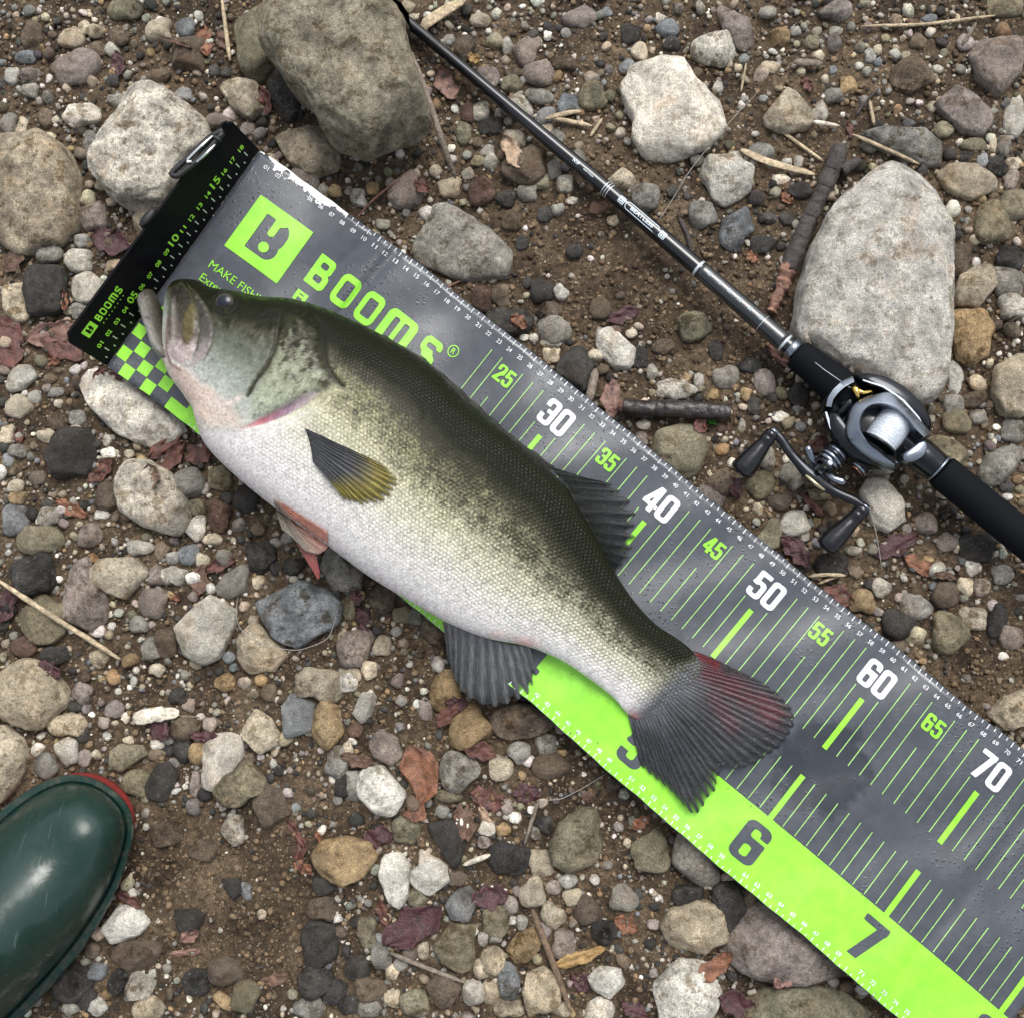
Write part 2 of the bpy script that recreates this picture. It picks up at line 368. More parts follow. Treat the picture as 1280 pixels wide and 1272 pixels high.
# ellipses per survey tile: x y rx ry rot colour
ELL = {
1: "250 125 55 42 0 t;295 85 25 32 0 t;270 235 100 65 -20 p;100 110 42 65 0 b;450 15 75 45 0 o;575 100 52 50 0 t;670 80 42 45 0 u;690 190 75 75 0 b;420 120 50 45 0 b;345 165 40 30 0 b;285 410 78 55 0 w;415 355 40 28 0 g;320 510 32 42 0 g;665 335 35 30 0 u;780 245 25 22 0 d;825 250 22 22 0 d;570 265 50 30 0 b;400 280 30 25 0 d;330 790 62 68 0 p;525 800 70 62 0 t;165 925 55 45 0 g;280 955 60 50 20 l;290 880 35 30 0 g;305 1055 68 60 0 l;150 1070 95 110 0 d;45 1110 62 92 -20 t;400 965 45 25 0 t;900 455 30 30 0 p;10 440 35 45 0 g;60 455 22 45 20 t;150 420 35 40 0 b;95 320 35 30 0 g;75 190 50 30 0 u;790 430 60 30 0 p;1040 335 58 122 -18 d;1110 640 70 60 0 p;280 1140 45 38 0 g;985 575 32 30 0 t;1225 690 30 26 0 y;95 255 45 30 0 p;25 265 30 40 0 g",
2: "270 45 20 15 0 t;515 55 40 30 0 t;455 160 40 55 0 b;400 135 25 25 0 g;490 205 22 22 0 y;615 150 22 38 0 g;685 165 52 70 15 p;735 255 68 55 0 p;830 215 50 30 0 b;545 270 45 50 0 p;632 295 40 35 0 o;640 245 35 25 0 b;655 380 64 50 20 l;735 340 60 32 10 g;755 415 57 34 -25 u;845 375 45 42 0 u;935 340 55 65 20 o;930 270 30 30 0 g;520 395 35 45 0 l;465 400 28 45 0 r;450 470 32 50 -15 o;550 450 50 30 0 d;765 470 28 28 0 t;800 510 32 45 0 g;875 580 35 45 0 g;790 610 30 45 0 g;635 505 50 45 0 t;680 600 85 75 0 b;740 655 35 35 0 o;690 695 42 40 0 g;830 670 32 38 0 g;515 690 50 60 0 r;398 675 45 42 0 t;465 620 25 28 0 g;610 720 40 35 0 d;345 610 25 28 0 t;55 710 32 45 -20 l;110 675 28 28 0 y;235 690 70 75 0 p;890 40 72 40 -10 p;985 22 22 20 0 u;765 105 16 22 0 w;1075 105 38 45 0 d;1110 170 32 35 0 t;1155 160 15 15 0 t;1215 85 48 35 0 u;1230 140 35 30 0 d;1065 225 38 26 -20 u;1185 45 18 22 0 w;630 800 42 42 0 b;670 880 30 32 0 d;1040 655 55 42 0 t;1130 720 55 60 0 g;1230 695 25 25 0 d;955 760 35 26 0 r;1010 805 25 20 0 t;855 730 22 16 0 w;745 1065 50 50 0 d;590 1080 35 50 0 b;520 1090 40 60 0 r;620 1180 90 55 0 d;770 1140 50 35 -20 b;790 1215 65 58 0 g;815 1070 25 35 -30 g;965 1130 45 45 0 b;560 1020 16 14 0 t;120 840 25 20 0 t;540 540 30 25 0 g;505 575 28 24 0 o;590 400 25 20 0 g;760 780 35 32 0 d",
3: "135 165 88 68 0 l;215 80 52 100 -35 p;378 115 38 45 0 y;495 135 32 28 0 o;590 20 70 40 0 p;715 185 22 32 0 g;808 60 28 28 0 b;875 65 25 18 0 r;935 50 28 22 0 u;1035 42 16 15 0 t;845 190 18 25 0 t;890 135 32 28 0 b;630 300 32 38 0 y;580 335 45 30 0 g;575 240 15 18 0 u;870 260 90 65 -20 b;525 400 30 40 0 g;310 545 50 35 0 g;378 645 35 22 0 w;215 825 58 90 25 u;85 780 55 55 0 g;455 690 45 35 0 d;985 465 38 32 0 o;1250 420 40 90 0 l;1175 810 75 85 0 o;1245 745 55 60 0 o;1235 945 52 55 0 d;1045 950 45 70 0 b;1230 1030 60 70 0 g;1090 1215 80 85 0 y;1245 1120 50 60 0 l;1185 600 35 40 0 d;1070 565 28 22 0 d;1130 580 22 28 0 u;1245 590 30 25 0 t;1210 525 30 45 0 g;1175 520 18 35 0 t;1240 650 30 40 0 p;330 790 38 22 0 d;310 890 50 35 0 d;400 790 30 30 0 d;1220 5 90 45 0 o;60 1190 70 60 0 o;520 185 26 20 0 t;585 90 26 20 0 g;435 90 22 20 0 g;1100 520 45 28 0 o;340 230 40 26 0 t;445 580 20 26 0 g",
4: "255 430 100 100 0 d;690 540 62 58 0 g;805 520 55 52 0 o;715 710 36 56 25 w;780 750 40 25 10 t;685 805 45 45 0 u;500 780 62 30 5 l;585 790 28 40 0 b;625 820 28 28 0 g;630 885 68 35 5 l;570 885 38 35 0 p;857 912 74 50 -40 g;948 908 26 28 0 t;555 985 55 60 0 p;1075 850 42 35 0 d;1240 860 58 85 -20 g;115 885 85 80 0 d;155 1050 100 85 20 o;70 1150 62 42 0 r;350 1190 36 40 0 t;190 1180 60 35 0 d;545 1155 48 45 0 g;600 1135 45 60 0 b;500 1065 40 35 0 g;320 735 52 48 0 p;170 665 60 38 -10 g;40 675 55 62 0 u;110 220 30 28 0 g;10 360 30 42 0 t;155 365 38 30 0 t;185 315 48 32 0 b;195 240 18 20 0 t;268 298 35 32 0 g;45 420 45 28 0 g;10 455 22 32 0 u;385 428 30 25 0 w;460 430 22 18 0 t;40 550 35 28 0 t;45 595 40 28 0 y;115 520 42 28 0 b;355 655 35 22 0 l;1260 1140 25 50 0 o;835 1190 25 25 0 u;565 1235 30 25 0 t;130 750 100 55 0 o;180 200 40 20 0 g;800 660 45 65 0 r;900 600 50 60 0 d;380 590 45 60 0 b;710 630 38 32 0 o;945 710 35 28 0 b;1010 860 25 25 0 d;165 150 28 22 0 b",
5: "30 890 55 60 0 g;25 1000 35 50 0 o;150 970 50 60 30 b;50 1155 65 75 0 p;150 1145 35 40 0 t;100 1235 35 35 0 t;30 1255 45 30 0 t;345 1080 60 60 0 b;870 110 70 90 0 d;780 60 35 30 0 t;1155 125 22 30 0 g;1110 70 35 50 0 d;1220 190 55 40 0 l;1125 320 28 22 0 w;1115 375 25 30 0 p;945 60 30 26 0 t;780 10 48 25 0 g;1200 30 45 32 0 b;225 1030 40 30 0 o",
6: "140 40 30 45 0 d;175 145 50 45 0 g;320 165 40 55 -15 p;250 205 22 25 0 y;130 210 22 22 0 y;385 200 25 28 0 o;280 250 25 35 0 d;445 210 40 40 0 d;75 155 22 32 0 g;30 140 18 18 0 y;20 190 45 35 0 l;380 290 35 20 0 w;165 330 30 25 0 r;235 325 15 30 0 g;160 540 55 50 0 b;120 590 60 35 30 p;425 515 42 52 -50 g;520 580 40 25 0 o;375 610 45 30 0 b;295 635 20 25 0 t;430 690 55 50 0 l;480 690 20 18 0 u;465 735 25 20 0 g;560 635 25 28 0 b;570 840 65 45 0 d;650 790 40 18 0 g;750 930 35 35 0 g;815 1065 62 58 0 d;880 1000 60 48 10 g;680 980 45 45 0 y;995 955 52 50 0 b;1065 925 32 35 0 t;1130 925 32 32 0 p;1210 880 40 35 0 l;1095 845 28 50 -30 w;1010 1100 72 75 0 o;1100 1040 50 45 0 t;1190 1050 35 65 15 d;1240 1115 40 50 0 p;1110 780 70 55 0 d;1000 760 40 35 0 p;1045 775 25 25 0 t;1215 1185 18 16 0 w;820 1150 35 25 0 b;1030 140 30 60 0 l;1025 245 40 38 0 g;1110 225 50 32 -15 b;1035 310 52 45 0 o;1120 290 32 35 0 g;1225 555 28 22 0 d;920 690 40 40 0 p;1250 340 40 50 0 g;980 430 90 60 20 o;270 100 40 30 0 d;330 450 30 50 0 g;660 870 30 25 0 b",
7: "240 190 82 42 -5 t;290 72 44 38 35 p;262 125 35 22 0 d;295 315 28 35 0 p;155 345 48 50 0 g;405 135 38 35 0 p;455 250 25 15 0 t;490 410 60 50 0 o;705 415 20 55 5 p;710 295 38 48 10 y;808 325 76 115 15 w;660 290 40 55 0 d;880 410 98 72 -45 o;670 210 58 45 0 b;560 265 30 20 0 l;600 250 22 18 0 g;555 305 32 25 0 b;1170 40 100 60 10 t;1240 330 45 60 0 g;1225 385 20 30 0 w;1265 420 40 60 0 d;490 1050 90 60 -10 b;510 1165 55 55 0 l;250 1150 80 75 0 d;345 1110 40 35 0 u;540 1245 65 45 0 t;345 1240 35 40 0 l;310 1220 40 45 0 d;715 1150 50 50 0 d;895 815 20 40 -10 u;1170 1010 70 80 0 d;1155 1150 65 60 0 d;1185 790 42 38 0 d;820 1110 70 55 0 b;1130 1250 60 45 0 g;895 1200 55 55 0 o;1230 1190 50 45 0 d;820 35 40 35 0 y;955 25 25 25 0 y;760 190 30 28 0 p;680 120 25 28 0 p;640 85 45 30 0 d;985 70 32 35 0 b;365 185 22 24 0 p;445 165 18 20 0 w;285 240 30 22 0 d;740 660 55 40 0 b;600 600 60 50 0 b;430 1150 45 45 0 d;240 1250 35 25 0 g;1180 880 60 45 0 b",
8: "385 65 60 75 0 y;475 215 85 90 -20 y;20 30 40 40 0 w;308 135 30 40 0 p;50 210 28 32 0 r;430 365 75 75 0 g;590 355 45 50 -30 t;660 295 42 42 0 g;760 265 48 38 0 g;240 580 55 55 0 o;620 690 80 55 0 d;740 710 46 55 -20 t;710 820 48 56 25 t;840 775 35 28 0 g;858 835 35 30 0 t;915 890 48 55 0 b;785 905 50 42 35 t;575 920 50 65 0 o;830 1015 45 60 0 p;975 965 45 45 0 d;1050 840 55 45 0 g;1150 670 70 80 0 o;620 1150 42 65 0 u;560 1075 48 56 20 t;520 1100 30 40 0 t;490 1190 45 50 0 l;558 1190 32 55 0 t;270 1225 60 45 0 o;105 1180 65 45 0 b;55 1100 50 45 0 d;620 1245 55 35 0 t;960 1255 70 40 0 l;820 1255 40 25 0 t;90 965 35 65 0 o;145 1060 40 50 0 g;100 1255 50 30 0 g;20 1240 40 35 0 d;185 1115 25 28 0 t;220 1085 28 25 0 g;300 1035 25 30 0 t;540 580 32 26 0 l;600 585 28 24 0 y;645 540 22 22 0 w;610 500 25 30 0 p;720 600 22 25 0 g;755 565 32 35 0 d;525 630 25 25 0 p;570 985 25 25 0 g;525 990 20 25 0 g;670 930 22 30 0 g;920 460 28 22 0 r;820 300 20 15 0 y;185 1210 30 30 0 t;390 460 55 25 0 o;780 350 80 50 0 b;30 420 50 60 0 g;15 290 25 45 0 t;430 765 35 30 0 b;280 840 35 40 0 o;790 800 30 26 0 p;130 580 25 20 0 d",
9: "60 690 75 112 -20 g;185 765 30 20 0 t;180 870 65 90 0 d;265 830 30 40 0 b;30 830 60 40 0 d;120 620 40 40 0 d",
}
# traced outlines, in photograph pixels: colour, height factor, cuts, mottling, label, points
def T(k, s): return [(ORG[k][0]+float(a)/S_, ORG[k][1]+float(b)/S_) for a, b in (q.split() for q in s.split(','))]
POLY = [
 ('o', .50, 7, 1.0, 'huge olive brown boulder resting over the thin end of the fishing rod', [(341,51),(372,25),(400,-8),(440,-40),(485,-30),(509,15),(516,68),(537,142),(543,182),(510,196),(462,211),(425,193),(399,149),(379,135),(345,85)]),
 ('o', .50, 3, .7, 'smooth olive boulder leaning against the huge olive brown boulder', T(1, '845 60,900 10,980 -50,1090 -40,1110 20,1020 120,985 210,940 275,870 235')),
 ('t', .42, 5, 1.0, 'big pinkish tan rock with rough pitted top near the end plate of the mat', T(1, '-90 560,0 490,150 470,230 530,262 640,268 800,200 880,40 920,-60 850')),
 ('l', .50, 6, 1.1, 'big speckled pale grey rock touching the black end plate of the mat', T(1, '490 295,600 320,720 400,765 480,690 600,600 730,440 745,350 690,325 600,350 480,400 400,455 330')),
 ('t', .45, 4, .8, 'tan blocky rock between the olive boulder and the mat corner', T(1, '1000 480,1180 440,1245 560,1235 610,1140 640,1060 590')),
 ('t', .50, 3, .9, 'pale yellowish stone beside the smooth olive boulder', T(1, '800 310,870 262,940 285,968 380,915 430,850 385')),
 ('g', .30, 4, .9, 'flat olive grey slab between the mat edge and the rod', T(2, '330 710,430 740,560 820,630 900,625 1000,430 1010,260 940,255 870,300 800')),
 ('w', .42, 5, .7, 'large whitish rock with a notch between the rod and a grey pebble', [(776,105),(790,78),(825,65),(855,68),(870,92),(900,112),(912,150),(890,170),(840,190),(810,188),(790,160),(792,140)]),
 ('t', .50, 6, .8, 'tan angular stone with a pointed top above the dark branch', T(3, '312 410,380 305,450 335,505 400,490 455,400 478,320 445')),
 ('l', .45, 5, .9, 'pale speckled angular stone beside the dry grass blade', T(3, '50 620,110 560,180 555,285 600,270 690,170 748,120 720,100 660')),
 ('g', .42, 3, 1.1, 'long grey and white banded stone lying over the pale boulder', T(3, '660 485,760 455,920 470,1010 540,1000 595,920 600,780 550')),
 ('t', .42, 4, .6, 'flat tan stone beside the rounded end of the pale boulder', T(3, '960 625,1010 590,1100 590,1180 650,1170 695,1090 725,1000 690')),
 ('p', .45, 6, .7, 'triangular pinkish grey stone with a blunt point', T(3, '1085 170,1130 100,1230 95,1290 130,1272 260,1190 340,1110 270')),
 ('p', .40, 5, .9, 'mauve grey angular stone beside the long banded stone', T(3, '945 370,1040 290,1120 330,1180 430,1130 490,1060 470')),
 ('t', .50, 4, .9, 'tan knobbly stone beside the pale boulder', T(3, '1030 1080,1050 990,1110 950,1170 970,1185 1040,1120 1130,1040 1115')),
 ('l', .30, 3, .75, 'huge pale grey boulder next to the fishing reel', [(1060,240),(1087,216),(1114,198),(1147,210),(1188,240),(1200,260),(1191,287),(1190,338),(1191,406),(1183,480),(1162,505),(1100,490),(1040,465),(1000,425),(993,411),(1003,347),(1017,305),(1040,265)]),
 ('w', .38, 3, .8, 'long whitish stone with a scrap of brown leaf under the checkered mat corner', T(4, '258 160,290 115,350 108,430 150,560 225,650 300,655 330,600 385,520 400,400 350,300 250')),
 ('l', .45, 3, .9, 'pale egg shaped stone with a brown scab below the fish throat', T(4, '400 500,430 450,520 445,600 490,660 590,680 670,640 735,520 710,420 640,398 570')),
 ('d', .45, 5, .9, 'dark chipped flint beside the red pelvic fin', T(4, '895 755,960 760,1000 740,1010 830,960 880,910 870')),
 ('u', .42, 7, 1.3, 'jagged blue grey flint nodule with dark hollows below the pelvic fins', T(4, '905 985,980 895,1080 900,1180 930,1250 990,1230 1070,1150 1110,1080 1160,990 1110,950 1060')),
 ('t', .42, 5, .8, 'heart shaped tan stone touching the flint nodule', T(4, '865 1120,930 1050,990 1110,1060 1180,1000 1240,910 1255,870 1200')),
 ('l', .40, 5, .6, 'pale grey kite shaped stone left of the heart shaped stone', T(4, '610 1060,700 960,790 945,850 1010,840 1080,790 1190,730 1220,660 1190')),
 ('t', .40, 4, .8, 'tan rough stone lying against a pinkish stone', T(4, '315 870,350 820,490 815,535 875,450 975,380 950,320 900')),
 ('p', .40, 4, 1.0, 'pinkish rough stone beside the long straw', T(4, '210 960,250 850,330 800,320 880,380 960,380 1060,340 1100,220 1050')),
 ('t', .45, 4, .6, 'small tan angular stone near the red brown leaf', T(4, '0 240,40 200,100 230,100 265,50 300,0 285')),
 ('l', .45, 4, .6, 'grey stone half covered by the red brown leaf', T(4, '0 170,30 95,90 100,120 140,60 190,0 205')),
 ('w', .45, 4, .7, 'whitish chunk beside the mat edge near the broken dark stick', [(745,408),(765,404),(796,432),(794,450),(778,466),(762,452),(745,428)]),
 ('o', .30, 4, .7, 'flat yellowish olive slab beside the broken dark stick', [(806,560),(825,535),(855,526),(880,533),(887,560),(872,592),(855,598)]),
 ('o', .45, 4, .8, 'olive grey stone beside the lower reel knob', T(6, '240 560,260 500,330 490,365 530,340 590,290 600')),
 ('o', .45, 5, .7, 'dark olive angular stone between reel handle and mat edge', T(6, '280 750,350 660,385 680,385 790,320 790')),
 ('w', .55, 3, .5, 'whitish stone tucked against the reel handle', T(6, '670 570,700 520,760 520,830 590,840 680,780 725,720 690')),
 ('y', .45, 4, 1.2, 'ochre and black stone beside the pale boulder', T(6, '1020 0,1080 -60,1150 -40,1165 0,1160 60,1100 105,1040 80')),
 ('t', .50, 3, .7, 'big tan rounded rock beside the rear grip', T(6, '1175 130,1200 80,1272 40,1350 80,1340 250,1272 295,1210 280,1170 200')),
 ('g', .42, 4, .9, 'grey olive stone beside the rear grip', T(6, '1120 500,1150 430,1230 390,1290 400,1290 470,1200 545,1140 550')),
 ('t', .45, 2, .7, 'big warm tan cobble above the green boot', [(-22,835),(20,824),(50,832),(73,862),(74,880),(40,914),(5,905),(-22,890)]),
 ('t', .45, 3, .9, 'tan olive cobble touching the green boot', [(-30,905),(5,908),(25,925),(30,950),(20,980),(0,1005),(-30,1000)]),
 ('l', .45, 5, .4, 'small pale blue grey stone at the red sole of the boot', T(7, '170 270,230 235,265 250,270 330,220 350')),
 ('o', .35, 4, .8, 'flat olive stone beside the white wood chip', T(7, '360 310,420 265,520 270,530 300,420 375,360 350')),
 ('d', .40, 4, .6, 'dark grey stone just off the red boot sole', T(7, '510 430,560 340,610 325,640 390,590 485,520 470')),
 ('t', .45, 5, .9, 'speckled tan angular stone beside the white oval pebble', T(7, '880 200,930 130,990 170,1035 255,950 305,885 240')),
 ('u', .42, 6, .4, 'pale blue grey wedge shaped stone', T(7, '1030 130,1070 50,1150 100,1160 210,1040 250')),
 ('y', .45, 4, .8, 'pinkish ochre stone with small pits beside the blue grey wedge', T(7, '1130 170,1190 90,1250 130,1262 230,1200 295,1150 240')),
 ('b', .35, 4, .7, 'dark brown muddy stone in the bare soil', T(7, '915 470,970 410,1030 440,1060 530,980 600,920 540')),
 ('l', .45, 5, 1.2, 'small black and white flint in the bare soil', T(7, '795 590,830 520,880 530,888 630,850 650')),
 ('w', .50, 5, .6, 'whitish stone against the inner side of the boot', T(7, '360 950,420 865,490 865,540 930,480 1000,400 1005')),
 ('d', .35, 5, .5, 'black angular stone in the soil beside the pink leaf', T(7, '625 880,740 880,740 930,670 1005,640 960')),
 ('d', .35, 5, .5, 'black triangular stone sunk in the bare soil', T(7, '790 770,870 770,880 830,850 860')),
 ('y', .48, 4, .7, 'warm yellow tan stone beside the twisted red leaf strip', [(386,1070),(398,1054),(430,1048),(460,1055),(468,1075),(450,1100),(425,1112),(395,1095)]),
 ('y', .42, 4, .8, 'ochre chip of stone at the edge of the soil', T(7, '765 1210,790 1185,840 1220,850 1270,800 1250')),
 ('b', .42, 4, 1.2, 'brown and black mottled stone under the anal fin', T(8, '540 150,640 110,760 130,800 190,740 235,600 255,550 210')),
 ('l', .45, 5, .6, 'pale angular pebble beside the ochre cobbles', T(8, '35 150,70 70,130 70,110 160,70 190')),
 ('p', .45, 5, .7, 'mauve angular stone beside the big orange brown leaf', T(8, '95 260,130 205,200 240,230 310,180 350,110 320')),
 ('w', .50, 6, .8, 'greenish white angular stone beside the big orange brown leaf', T(8, '50 400,80 350,150 350,200 400,238 450,200 520,110 560,60 480')),
 ('d', .42, 5, .5, 'dark grey wedge of stone beside the pale twin stones', T(8, '310 560,420 550,460 640,430 740,390 700')),
 ('w', .45, 4, .6, 'long whitish stone standing beside the yellow tan stone', T(8, '150 680,210 670,255 720,245 840,215 885,170 860,130 750')),
 ('w', .45, 5, .5, 'whitish notched stone beside the long whitish stone', T(8, '285 655,330 680,390 720,400 780,320 835,250 780,250 740,285 715')),
 ('u', .42, 4, .6, 'pale blue grey stone beside the dark purple leaf', T(8, '380 870,420 815,490 790,505 850,470 930,410 935')),
 ('o', .42, 4, .9, 'big mossy olive stone near the green band of the mat', T(8, '770 640,800 570,890 500,960 510,985 620,950 710,850 750,780 710')),
 ('y', .42, 4, 1.2, 'brown stone with a black face beside the thin brown twig', T(8, '610 1030,650 970,720 945,750 1000,700 1080,640 1085')),
 ('t', .45, 3, .8, 'grey tan oval cobble close to the green band of the mat', [(826,1160),(838,1140),(870,1128),(905,1134),(923,1155),(910,1180),(880,1197),(840,1190)]),
 ('w', .48, 5, .7, 'white crumbly stone beside the yellow leaf', T(8, '915 1140,960 1100,1040 1105,1055 1160,1000 1220,930 1180')),
 ('t', .45, 4, .8, 'tan and white stone pinned by the thin brown twig', T(8, '670 1190,690 1120,750 1100,810 1130,815 1230,760 1272,690 1260')),
 ('b', .45, 4, .5, 'brown grey rounded triangular stone below the olive stone', T(8, '310 1160,350 1115,420 1120,445 1180,390 1270,350 1240')),
 ('o', .40, 4, .8, 'yellowish olive stone with a groove beside the dark purple leaf', T(8, '335 1020,400 940,500 940,490 1020,500 1090,450 1125,370 1080')),
 ('p', .36, 5, .8, 'big pinkish rock tucked under the green band of the mat', [(898,1205),(930,1150),(955,1130),(985,1150),(1030,1185),(1074,1235),(1010,1240),(950,1232)]),
 ('w', .42, 6, .9, 'big white crusty rock with dark red leaf scraps', [(818,1240),(850,1205),(890,1215),(905,1250),(890,1295),(830,1295)]),
 ('o', .36, 3, .8, 'olive cobble under the green band beside the pinkish rock', [(920,1275),(950,1247),(1010,1240),(1062,1248),(1100,1278),(1060,1310),(940,1310)]),
 ('t', .45, 4, .9, 'tan orange rock at the mat edge near the seventy mark', [(1238,894),(1262,872),(1295,858),(1300,905),(1262,915)]),
]

LAND = [('the green boot', [(20,1010),(130,975),(165,1050),(60,1240)]), ('the fishing rod', [(515,35),(760,238),(985,440)]), ('the reel', [(1040,500),(1110,560)]),
        ('the reel handle', [(930,590),(1015,595),(1060,650)]), ('the rear grip', [(1180,590),(1290,680)]), ('the upper ruler edge', [(330,190),(580,374),(853,595),(1125,812),(1268,927)]),
        ('the green band', [(560,790),(767,970),(983,1153),(1126,1275)]), ('the end plate', [(285,147),(80,425)]), ('the fish belly', [(300,600),(420,690),(530,765)]),
        ('the anal fin', [(560,800),(640,890)]), ('the pelvic fins', [(345,640),(395,715)]), ('the olive boulder', [(345,85),(440,180),(535,180)]), ('the pale boulder', [(1000,400),(1100,210),(1195,260),(1185,480)]),
        ('the dark branch', [(1050,190),(965,390)]), ('the whitish notched rock', [(785,85),(840,185),(905,150)]), ('the long straw', [(0,728),(150,822)]), ('the flint nodule', [(310,750),(420,770)]),
        ('the big orange leaf', [(505,940),(530,1010)]), ('the dark purple leaf', [(490,1170),(545,1150)]), ('the bare soil', [(230,1080),(330,1170)]), ('the white oval pebble', [(260,930),(290,990)]),
        ('the thin brown twig', [(665,1137),(714,1264)]), ('the speckled rock', [(120,200),(200,250)]), ('the pitted rock', [(60,180),(85,270)]), ('the warm tan cobble', [(40,830),(70,900)]), ('the mossy stone', [(690,1060),(755,1060)])]

items = []     # every surveyed stone: dict
for k, s in ELL.items():
    for q in s.split(';'):
        a = q.split(); x, y, rx, ry, rot = map(float, a[:5])
        items.append(dict(px=ORG[k][0]+x/S_, py=ORG[k][1]+y/S_, rx=rx/S_, ry=ry/S_, rot=-math.radians(rot), c=a[5], poly=None, area=math.pi*rx*ry/S_**2))
for c, hf, cuts, mott, lab, pts in POLY:
    P = np.array(pts); x, y = P[:, 0], P[:, 1]
    A = .5*abs(np.dot(x, np.roll(y, 1))-np.dot(y, np.roll(x, 1)))
    items.append(dict(px=x.mean(), py=y.mean(), c=c, poly=P, hf=hf, cuts=cuts, mott=mott, label=lab, area=A, rx=math.sqrt(A/math.pi), ry=math.sqrt(A/math.pi)))
items.sort(key=lambda d: -d['area'])

HM_N = 440; HM_S = .0030
HMAP = np.full((HM_N, HM_N), -1.0)
_gx = (np.arange(HM_N)-HM_N/2+.5)*HM_S
_GX, _GY = np.meshgrid(_gx, _gx, indexing='ij'); HMAP = ground_z(_GX, _GY)
def hm_idx(x, y):
    return np.clip((np.asarray(x)/HM_S+HM_N/2).astype(int), 0, HM_N-1), np.clip((np.asarray(y)/HM_S+HM_N/2).astype(int), 0, HM_N-1)
def hm_add(V):
    i, j = hm_idx(V[:, 0], V[:, 1]); np.maximum.at(HMAP, (i, j), V[:, 2])
def hm_get(x, y):
    i, j = hm_idx(x, y); return HMAP[i, j]

def label_for(d, taken):
    p = np.array([[d['px'], d['py']]])
    ds = sorted((float(sdline(p, np.array(l))[0]), n) for n, l in LAND)
    r = math.sqrt(d['rx']*d['ry']); asp = max(d['rx'], d['ry'])/min(d['rx'], d['ry'])
    sh = 'round' if asp < 1.15 else ('oval' if asp < 1.55 else 'elongated')
    sz, kind = ('small', 'pebble') if r < 11 else (('medium', 'pebble') if r < 17 else ('large', 'pebble')) if r < 24 else ('chunky', 'stone')
    rel = 'beside' if ds[0][0] < 38 else 'near'
    a = '%s %s %s %s %s %s' % (sz, CW[d['c']], sh, kind, rel, ds[0][1])
    if a not in taken: return a
    b_ = '%s, towards %s' % (a, ds[1][1])
    return b_ if b_ not in taken else '%s, towards %s' % (a, ds[2][1])

taken = set(); extra = []; n_ind = 0
for idx, d in enumerate(items):
    r_px = math.sqrt(d['area']/math.pi)
    if d['poly'] is not None:
        wz = .010 if r_px < 40 else .018
        W = U(d['poly'][:, 0], d['poly'][:, 1], wz); c = W[:, :2].mean(0); out = poly_outline(W, c)
        cx, cy = c; rr = r_px*MPP; h = rr*d['hf']*1.35; cuts = d['cuts']; mott = d['mott']; sub = 5 if r_px > 70 else (4 if r_px > 20 else 3)
        boxy = .72 if r_px < 60 else .55
    else:
        w = U(d['px'], d['py'], .007); cx, cy = w[0], w[1]; out = ell_outline(d['rx']*MPP, d['ry']*MPP, d['rot'], idx+50)
        rg = np.random.default_rng(idx+900); rr = min(d['rx'], d['ry'])*MPP; h = rr*rg.uniform(.62, .85); cuts = int(rg.integers(3, 11)); mott = rg.uniform(.5, 1.1)
        sub = 4 if r_px > 22 else 3; boxy = rg.uniform(.70, .92)
    gz = float(ground_z(np.array([cx]), np.array([cy]))[0])
    zc = gz+h*.30; lift = None
    if idx_big := (d.get('label', '').startswith('huge olive')):
        zc = .045; h = .034; lift = .0150
    pc = PAL[d['c']]
    if d.get('label', '').startswith('huge olive'): pc = (.285, .260, .195)
    if d.get('label', '').startswith('huge pale'): pc = (.56, .545, .50)
    Q, F, cv, mv = stone_mesh(cx, cy, out, h, sub, pc, idx+11, cuts, mott, zc, boxy, lift)
    d['cx'], d['cy'], d['rw'] = cx, cy, r_px*MPP
    hm_add(Q[Q[:, 2] > gz-.002])
    if n_ind < 300:
        n_ind += 1
        nm = 'boulder' if r_px > 70 else ('rock' if r_px > 42 else ('stone' if r_px > 20 else 'pebble'))
        base = np.array([cx, cy, Q[:, 2].min()])
        o = obj(nm, mesh_np(nm, Q-base, F, cv, M_STONE, attrs=dict(mott=mv))); o.location = base
        lab = d.get('label') or label_for(d, taken); taken.add(lab)
        tag(o, lab, nm, 'stones lying on the gravel bank')
    else:
        extra.append((Q, F, cv, mv))

